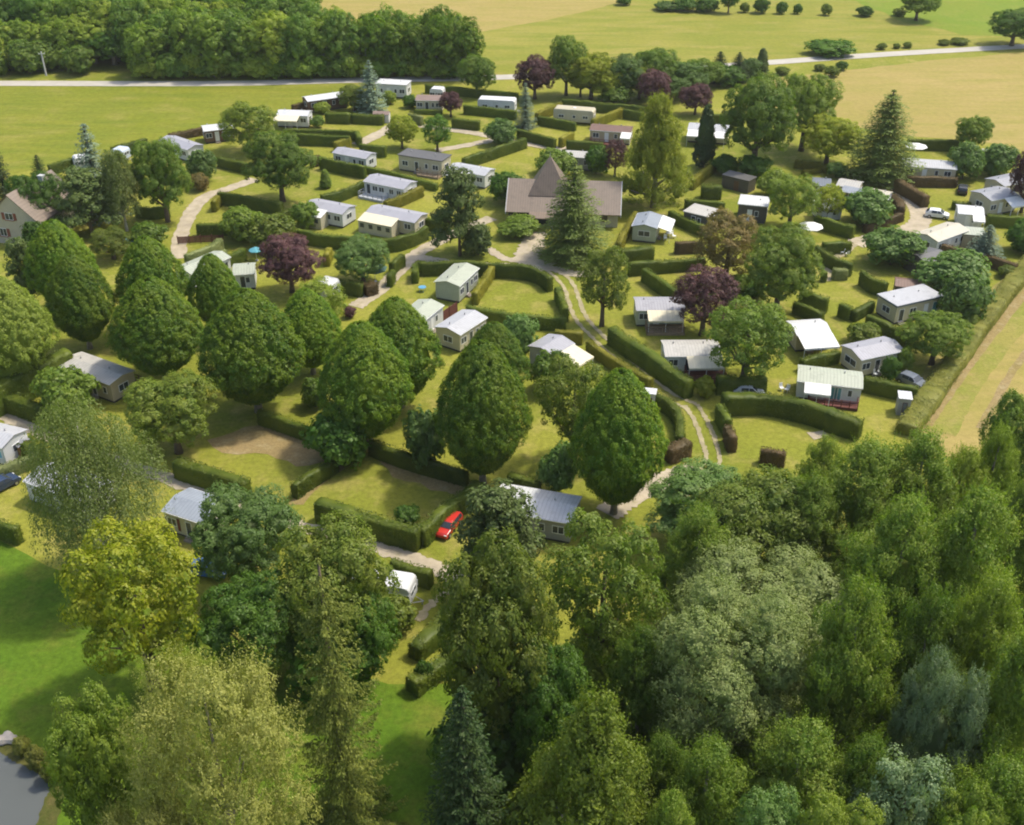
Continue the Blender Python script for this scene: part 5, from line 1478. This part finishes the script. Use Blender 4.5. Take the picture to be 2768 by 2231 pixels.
T('cedar', 'l_cedar', 1550, 432, 698, 168, 'tall conifer in front of the clubhouse', CT)
T('open', 'l_olive', 1632, 660, 882, 132, 'upright olive tree beside the lane fork', CT)
T('cone', 'l_lime', 1776, 240, 560, 205, 'tall pale yellow green tree, highest in the park centre', CT, 'lime_tree')
T('cypress', 'l_spruce', 1908, 282, 452, 46, 'slim dark cypress before the greyish white home', CT)
T('broad', 'l_green', 2050, 210, 462, 188, 'large dark green tree right of the cypress', CT)
T('broad', 'l_green', 2180, 196, 408, 156, 'large green tree behind its darker twin', CT)
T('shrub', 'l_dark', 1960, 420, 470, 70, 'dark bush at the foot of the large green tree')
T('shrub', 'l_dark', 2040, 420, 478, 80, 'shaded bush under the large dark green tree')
# trees along the road, top middle
RT = 'trees and bushes along the road'
T('broad', 'l_green', 1532, 100, 258, 100, 'tall bright green tree by the road', RT)
T('broad', 'l_lime', 1600, 142, 268, 130, 'yellow green spreading tree by the road', RT)
T('broad', 'l_blue', 1690, 152, 268, 110, 'bushy blue green tree right of the yellow green one', RT)
T('broad', 'l_green', 1775, 130, 255, 118, 'pointed green tree behind the purple one', RT)
T('broad', 'l_blue', 1848, 165, 255, 100, 'pale bushy tree left of the roadside conifers', RT)
T('broad', 'l_green', 1900, 158, 238, 100, 'light green bushy tree below the roadside conifers', RT)
T('fir', 'l_spruce', 1945, 138, 222, 66, 'dark spreading fir by the road, left of a pair', RT)
T('fir', 'l_spruce', 1996, 140, 222, 60, 'dark fir by the road, right of a pair', RT)
T('cypress', 'l_pine', 2060, 130, 206, 30, 'thin dark conifer where the road reappears', RT)
T('shrub', 'l_blue', 2030, 160, 212, 52, 'grey green bush beside the thin conifer', RT)
T('shrub', 'l_dark', 2276, 166, 190, 30, 'small dark bush below the road', RT)
T('shrub', 'l_olive', 2248, 180, 208, 40, 'olive bush in the dry field corner', RT)
T('shrub', 'l_olive', 2116, 182, 202, 36, 'low olive bush beside the straw field', RT)
T('shrub', 'l_olive', 2216, 174, 192, 28, 'tiny olive bush beside the road verge', RT)
T('shrub', 'l_dark', 2243, 106, 146, 116, 'wide dark bush above the road', RT)
T('broad', 'l_dark', 2745, 26, 124, 130, 'dark tree at the right edge above the road', RT)
T('shrub', 'l_olive', 2382, 118, 134, 26, 'small verge bush right of the wide dark bush', RT)
T('shrub', 'l_olive', 2424, 118, 132, 18, 'tiny verge bush, middle of three above the road', RT)
T('shrub', 'l_olive', 2452, 114, 130, 24, 'verge bush above the road, third after the wide one', RT)
T('shrub', 'l_olive', 2550, 108, 122, 30, 'low verge bush by the road near the right edge', RT)
T('shrub', 'l_olive', 2594, 102, 120, 46, 'longer verge bush by the road near the right edge', RT)
T('broad', 'l_lime', 1640, 180, 272, 90, 'yellowish bushy tree behind the hedge enclosed caravan', RT)
T('broad', 'l_green', 1730, 175, 268, 90, 'fresh green bushy tree left of the purple one', RT)
T('broad', 'l_blue', 1822, 205, 272, 80, 'pale bush between the two purple trees', RT)
T('broad', 'l_blue', 1872, 190, 250, 90, 'grey green bushy tree above the purple round tree', RT)
T('shrub', 'l_dark', 1962, 175, 228, 90, 'dark bush under the roadside firs', RT)
T('broad', 'l_green', 1570, 170, 262, 70, 'rounded tree tucked between the tall and the spreading roadside trees', RT)
T('shrub', 'l_green', 1660, 225, 280, 90, 'low bush along the back hedge', RT)
FT = 'hedgerow bushes along the far field'
T('shrub', 'l_dark', 1686, -14, 14, 38, 'dark hedgerow bush alone at the top of the dry field', FT)
T('shrub', 'l_blue', 1798, 4, 28, 64, 'low hedgerow bush at the left end of the far row', FT)
T('shrub', 'l_dark', 1850, -4, 30, 60, 'round hedgerow bush, second in the far row', FT)
T('shrub', 'l_dark', 1912, -6, 32, 60, 'round hedgerow bush, third in the far row', FT)
T('broad', 'l_dark', 1972, -40, 36, 48, 'tall hedgerow tree in the far row', FT)
T('shrub', 'l_olive', 2012, 8, 34, 26, 'little hedgerow bush right of the tall one', FT)
T('shrub', 'l_dark', 2060, -2, 36, 40, 'dark pointed hedgerow bush in the far row', FT)
T('shrub', 'l_dark', 2114, 6, 38, 28, 'hedgerow bush with a thin top in the far row', FT)
T('shrub', 'l_dark', 2158, 12, 38, 24, 'small hedgerow bush in the far row', FT)
T('shrub', 'l_olive', 2234, 14, 42, 28, 'pointed hedgerow bush after a gap in the far row', FT)
T('shrub', 'l_dark', 2338, 18, 44, 42, 'low hedgerow bush near the big far tree', FT)
T('broad', 'l_green', 2484, -36, 56, 100, 'big round tree at the end of the far row', FT)
T('shrub', 'l_olive', 2432, 24, 44, 34, 'bush left of the big round far tree', FT)
# right part
T('broad', 'l_lime', 2242, 314, 446, 148, 'lime yellow tree on the lawn left of the cedar', CT)
T('cedar', 'l_cedar', 2395, 240, 486, 172, 'tall layered cedar above the slate blue roofs', CT)
T('broad', 'l_green', 2633, 312, 412, 92, 'round clipped looking tree in front of the stubble field', CT)
T('shrub', 'l_blue', 2610, 396, 484, 86, 'grey green bush right of the long low cream home')
T('shrub', 'l_blue', 2700, 390, 475, 92, 'grey green bush before the dark purple tree')
T('shrub', 'l_blue', 2262, 440, 480, 50, 'small pale green shrub by the slate blue roof')
T('shrub', 'l_green', 2082, 462, 530, 70, 'pale shrub right of the dark hut')
T('open', 'l_green', 2142, 468, 618, 130, 'bushy maple beside the flat white roof', CT)
T('open', 'l_lime', 2240, 498, 600, 76, 'young yellowish tree right of the bushy maple', CT)
T('shrub', 'l_blue', 2345, 514, 604, 122, 'round green bush by the cream white roof')
T('open', 'l_bronze', 1970, 568, 770, 170, 'bronze tinted tree with forked trunk', CT)
T('broad', 'l_poplar', 2112, 610, 850, 192, 'big bright maple in the middle of the right hand pitches', CT)
T('open', 'l_green', 2022, 806, 1036, 208, 'bright green tree right of the dark red terrace', CT)
T('shrub', 'l_blue', 2416, 618, 716, 142, 'spreading grey green bush on the open lawn')
T('shrub', 'l_blue', 2568, 678, 790, 165, 'big pale fruit bush by the barn like shed')
T('shrub', 'l_blue', 2610, 740, 866, 122, 'tall pale bush right of the slate edged home')
T('broad', 'l_green', 2532, 838, 985, 165, 'dark glossy round tree by the field verge', CT)
T('shrub', 'l_green', 2448, 940, 1004, 44, 'small round tree at the cream gable home, upper of two')
T('shrub', 'l_dark', 2408, 966, 1030, 48, 'small round tree at the cream gable home, lower of two')
T('shrub', 'l_olive', 2335, 872, 930, 82, 'loose bush above the cream gable home')
T('shrub', 'l_dark', 2035, 758, 806, 72, 'dark bush left of the big maple foot')
T('shrub', 'l_green', 1996, 740, 800, 60, 'green bush behind the purple plum tree')
T('spruce', 'l_bluespruce', 2668, 608, 702, 88, 'small blue spruce by the copper hedge', CT)
T('shrub', 'l_dark', 2768, 598, 680, 84, 'dark bush at the right edge homes')
T('shrub', 'l_olive', 2720, 716, 748, 46, 'small olive bush at the copper hedge end')
T('shrub', 'l_olive', 2620, 850, 892, 40, 'little olive bush on the field verge')
T('shrub', 'l_lime', 1905, 1018, 1072, 50, 'dry yellowish bush at the track corner')
# middle, below the avenue
T('shrub', 'l_green', 1492, 950, 1058, 100, 'green bush left of the wide awning home')
T('open', 'l_olive', 1552, 968, 1248, 180, 'loose olive tree behind the last clipped tree', CT)
T('shrub', 'l_blue', 1405, 852, 962, 92, 'pale willow bush below the square lawn')
T('shrub', 'l_dark', 912, 1100, 1248, 158, 'dark round bush between the two open pitches')
T('shrub', 'l_blue', 1148, 1104, 1262, 100, 'blue green bush left of the pitch corner tree')
T('shrub', 'l_blue', 1505, 1206, 1338, 92, 'blue green bush left of the last clipped tree')
T('shrub', 'l_green', 850, 1022, 1100, 66, 'light green bush peeping from behind the avenue')
T('open', 'l_green', 865, 748, 900, 130, 'soft green tree behind the avenue, below the white caravan', CT)
T('shrub', 'l_dark', 1100, 1362, 1412, 66, 'low dark bush alone on the grass pitch')
T('shrub', 'l_green', 180, 1000, 1125, 140, 'round fresh green bush in front of the beige shaded home')
T('broad', 'l_olive', 465, 1006, 1224, 222, 'round olive tree at the worn pitch corner', CT)
T('bigbirch', 'l_birch', 252, 1046, 1565, 415, 'big weeping birch over the hidden white home', CT)
# near trees
NT = 'large trees between the park and the pond'
T('open', 'l_tips', 370, 1400, 1860, 350, 'big yellow green tree beside the lush lawn', NT)
T('broad', 'l_blue', 672, 1302, 1600, 290, 'blue green walnut tree by the maroon shuttered home', NT)
T('broad', 'l_olive', 905, 1402, 1790, 330, 'big olive tree over the gravel lane', NT)
T('broad', 'l_dark', 700, 1540, 1840, 300, 'dark tree in the gap between the olive tree and the willow', NT)
T('broad', 'l_dark', 985, 1600, 1850, 190, 'dark green tree right of the old spruce', NT)
T('oldspruce', 'l_oldspruce', 905, 1500, 2230, 235, 'old spruce with drooping branches beside the pale willow', NT)
T('palewillow', 'l_pale', 596, 1712, 2420, 530, 'pale yellow willow in the foreground', NT)
T('broad', 'l_green', 270, 1870, 2320, 240, 'bushy green tree on the pond bank', NT)
T('palewillow', 'l_pale', 420, 2130, 2560, 330, 'lower pale willow at the bottom edge', NT)
T('pine', 'l_pine', 1352, 1292, 1590, 280, 'grey green pine beside the red car', NT)
T('broad', 'l_olive', 1340, 1472, 2040, 345, 'huge dark tree with olive top in the centre foreground', NT)
T('fir', 'l_spruce', 1258, 1848, 2330, 210, 'dark fir on the lush lawn', NT)
T('open', 'l_poplar', 1630, 1392, 1840, 300, 'open green tree with bare trunk right of the huge dark tree', NT)
T('cone', 'l_yellow', 1600, 1840, 2420, 430, 'olive green tapering tree at the bottom middle', NT)
T('cone', 'l_poplar', 1800, 2120, 2500, 230, 'yellow green tree at the bottom edge', NT)
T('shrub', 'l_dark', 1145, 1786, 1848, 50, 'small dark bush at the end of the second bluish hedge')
T('shrub', 'l_olive', 1060, 1610, 1700, 120, 'olive bush below the lane end caravan')
T('shrub', 'l_olive', 1405, 2140, 2320, 150, 'grey olive bush in the shade at the bottom')
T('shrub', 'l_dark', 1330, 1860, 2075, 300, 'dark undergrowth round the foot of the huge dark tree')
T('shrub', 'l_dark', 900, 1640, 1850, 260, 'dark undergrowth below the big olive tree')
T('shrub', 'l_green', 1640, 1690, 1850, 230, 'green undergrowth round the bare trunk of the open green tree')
# wood on the right
WT = 'trees of the wood at the lower right'
T('billow', 'l_silver', 1960, 1545, 2060, 470, 'billowing silver willow in the middle of the wood', WT)
T('billow', 'l_silver', 2050, 1452, 1840, 500, 'grey green willow crowns behind the silver willow', WT)
T('poplar', 'l_poplar', 2285, 1530, 2120, 290, 'tall green poplar right of the silver willow', WT)
T('broad', 'l_blue', 1905, 1244, 1480, 310, 'walnut with large pale green leaves at the wood edge', WT)
T('poplar', 'l_poplar', 1880, 1332, 1700, 240, 'olive poplar top below the pale walnut', WT)
T('broad', 'l_poplar', 2045, 1270, 1580, 340, 'round green tree right of the pale walnut', WT)
T('poplar', 'l_poplar', 2180, 1248, 1600, 230, 'green poplar at the wood edge below the copper hedge', WT)
T('poplar', 'l_poplar', 2330, 1150, 1560, 290, 'yellow green poplar below the long front hedge', WT)
T('poplar', 'l_green', 2220, 1160, 1420, 150, 'dark poplar tip at the lowest lawn corner', WT)
T('poplar', 'l_poplar', 2470, 1130, 1540, 270, 'poplar at the foot of the field verge', WT)
T('poplar', 'l_poplar', 2420, 1295, 1830, 310, 'broad poplar, left of the central pair', WT)
T('poplar', 'l_poplar', 2600, 1270, 1820, 330, 'broad poplar, right of the central pair', WT)
T('poplar', 'l_green', 2580, 1175, 1520, 190, 'poplar tip against the field track', WT)
T('broad', 'l_green', 2730, 1060, 1420, 190, 'dark leafy tree at the right edge beside the field', WT)
T('poplar', 'l_green', 2670, 1120, 1500, 170, 'dark green poplar left of the edge tree', WT)
T('poplar', 'l_poplar', 2760, 1230, 1720, 240, 'poplar cut by the right edge in the middle', WT)
T('billow', 'l_bluesilver', 2515, 1755, 2260, 250, 'silver leaved tree deep in the wood', WT)
T('poplar', 'l_poplar', 2740, 1630, 2240, 330, 'green tree cut by the right edge lower down', WT)
T('open', 'l_bluesilver', 2420, 2030, 2460, 270, 'pale green tree at the bottom of the wood', WT)
T('poplar', 'l_poplar', 2140, 1905, 2330, 330, 'shaded green tree below the silver willow', WT)
T('poplar', 'l_green', 1900, 1960, 2380, 300, 'dark understorey tree below the silver willow', WT)
T('broad', 'l_blue', 2070, 2150, 2520, 250, 'blue green tree at the bottom edge', WT)
T('poplar', 'l_green', 2320, 1960, 2380, 260, 'dark understorey tree beside the silver leaved one', WT)
T('poplar', 'l_green', 2660, 2010, 2480, 330, 'leafy tree at the bottom right corner', WT)
T('poplar', 'l_green', 2480, 1560, 2050, 240, 'shaded poplar behind the silver leaved tree', WT)
T('poplar', 'l_green', 2640, 1520, 2040, 260, 'dark green poplar behind the right edge tree', WT)
T('poplar', 'l_green', 1730, 1660, 2060, 220, 'dark tree between the open green tree and the silver willow', WT)
T('broad', 'l_dark', 1480, 1740, 2120, 240, 'shaded tree below the open green tree', WT)
T('broad', 'l_green', 2240, 2160, 2540, 240, 'green tree at the bottom edge of the wood', WT)
T('broad', 'l_poplar', 2560, 2130, 2560, 220, 'yellow green tree at the bottom right of the wood', WT)
T('poplar', 'l_green', 1780, 1960, 2300, 200, 'deep shaded tree right of the olive tapering tree', WT)

for x, yt, yb, w, l in ((58, 1990, 2040, 46, 'tuft of reeds on the pond edge beside the pale rock'), (100, 2015, 2075, 52, 'tuft of reeds on the pond edge, middle of three'), (138, 2040, 2110, 56, 'tuft of reeds on the pond edge under the bushy tree')):
    T('shrub', 'h_bank', x, yt, yb, w, l, 'reed tufts on the pond bank', 'reed_tuft', 'reeds')

# the wood beyond the road: one tree after another
frnd = random.Random(5)
FW = 'trees of the wood beyond the road'
def wood_row(yb, x0, x1, step, top, label, mats=('l_wood',)):
    x = x0 + frnd.uniform(0, 20)
    while x < x1:
        y = yb + frnd.uniform(-6, 6)
        T('wood', frnd.choice(mats), x, top + yb - 205 + frnd.uniform(-18, 16), y, step * frnd.uniform(1.5, 2.1), label, FW)
        x += step * frnd.uniform(.85, 1.15)
LBF = 'woodland tree at the front of the wood across the road'
LBB = 'woodland tree deeper in the wood across the road'
LBG = 'tree of the separate grove right of the brown utility pole'
wood_row(203, 385, 960, 62, 48, LBF)
wood_row(184, 345, 955, 66, 36, LBF)
wood_row(203, 1000, 1265, 58, 56, LBG, ('l_wood', 'l_horn'))
wood_row(186, 1000, 1240, 60, 50, LBG, ('l_wood', 'l_horn'))
wood_row(166, 300, 850, 68, 24, LBB)
wood_row(176, -40, 350, 66, 76, LBB, ('l_wood', 'l_dark'))
wood_row(150, -60, 860, 70, 30, LBB, ('l_wood', 'l_dark'))
wood_row(122, -60, 840, 72, 26, LBB)
wood_row(94, -60, 820, 74, 26, LBB)
wood_row(64, -60, 800, 76, 22, LBB)
wood_row(34, -80, 790, 78, 20, LBB)
wood_row(4, -80, 780, 80, 18, LBB)
US = 'understorey bushes along the wood edge'
for i in range(17):
    x = 390 + i * 35 + frnd.uniform(-8, 8)
    T('shrub', frnd.choice(('l_wood', 'l_green', 'l_dark')), x, 150 + frnd.uniform(-12, 14), 211, frnd.uniform(56, 84), 'low leafy bush along the shaded front of the wood', US)
for i in range(8):
    x = 1000 + i * 34 + frnd.uniform(-8, 8)
    T('shrub', frnd.choice(('l_wood', 'l_green', 'l_dark')), x, 152 + frnd.uniform(-12, 12), 209, frnd.uniform(56, 84), 'low leafy bush at the foot of the separate grove', US)
SB = 'bushes in front of the wood by the road'
for x, yt, yb, w, l in ((20, 128, 192, 70, 'bush at the left edge in front of the wood'), (72, 118, 200, 90, 'bush around the grey utility poles'),
                        (112, 112, 190, 80, 'tall bush behind the concrete utility pole'), (160, 128, 192, 60, 'narrow bush right of the concrete pole'),
                        (213, 128, 200, 76, 'round light green bush alone before the wood'), (-20, 140, 205, 70, 'low bush beyond the left edge pole'),
                        (380, 108, 210, 70, 'light bush at the front corner of the wood')):
    T('shrub', 'l_green', x, yt, yb, w, l, SB)

# ------------------------------------------------------------------ thin summer haze
o = PB(); o.box(-2700, 2700, -400, 4600, -1, 78)
m, nt, out = new_mat('haze_air')
v = N(nt, 'ShaderNodeVolumePrincipled'); v.inputs['Color'].default_value = (.93, .92, .85, 1); v.inputs['Density'].default_value = .00011; v.inputs['Anisotropy'].default_value = .3
nt.links.new(v.outputs[0], out.inputs['Volume'])
tag(o.build('haze', m), kind='stuff')
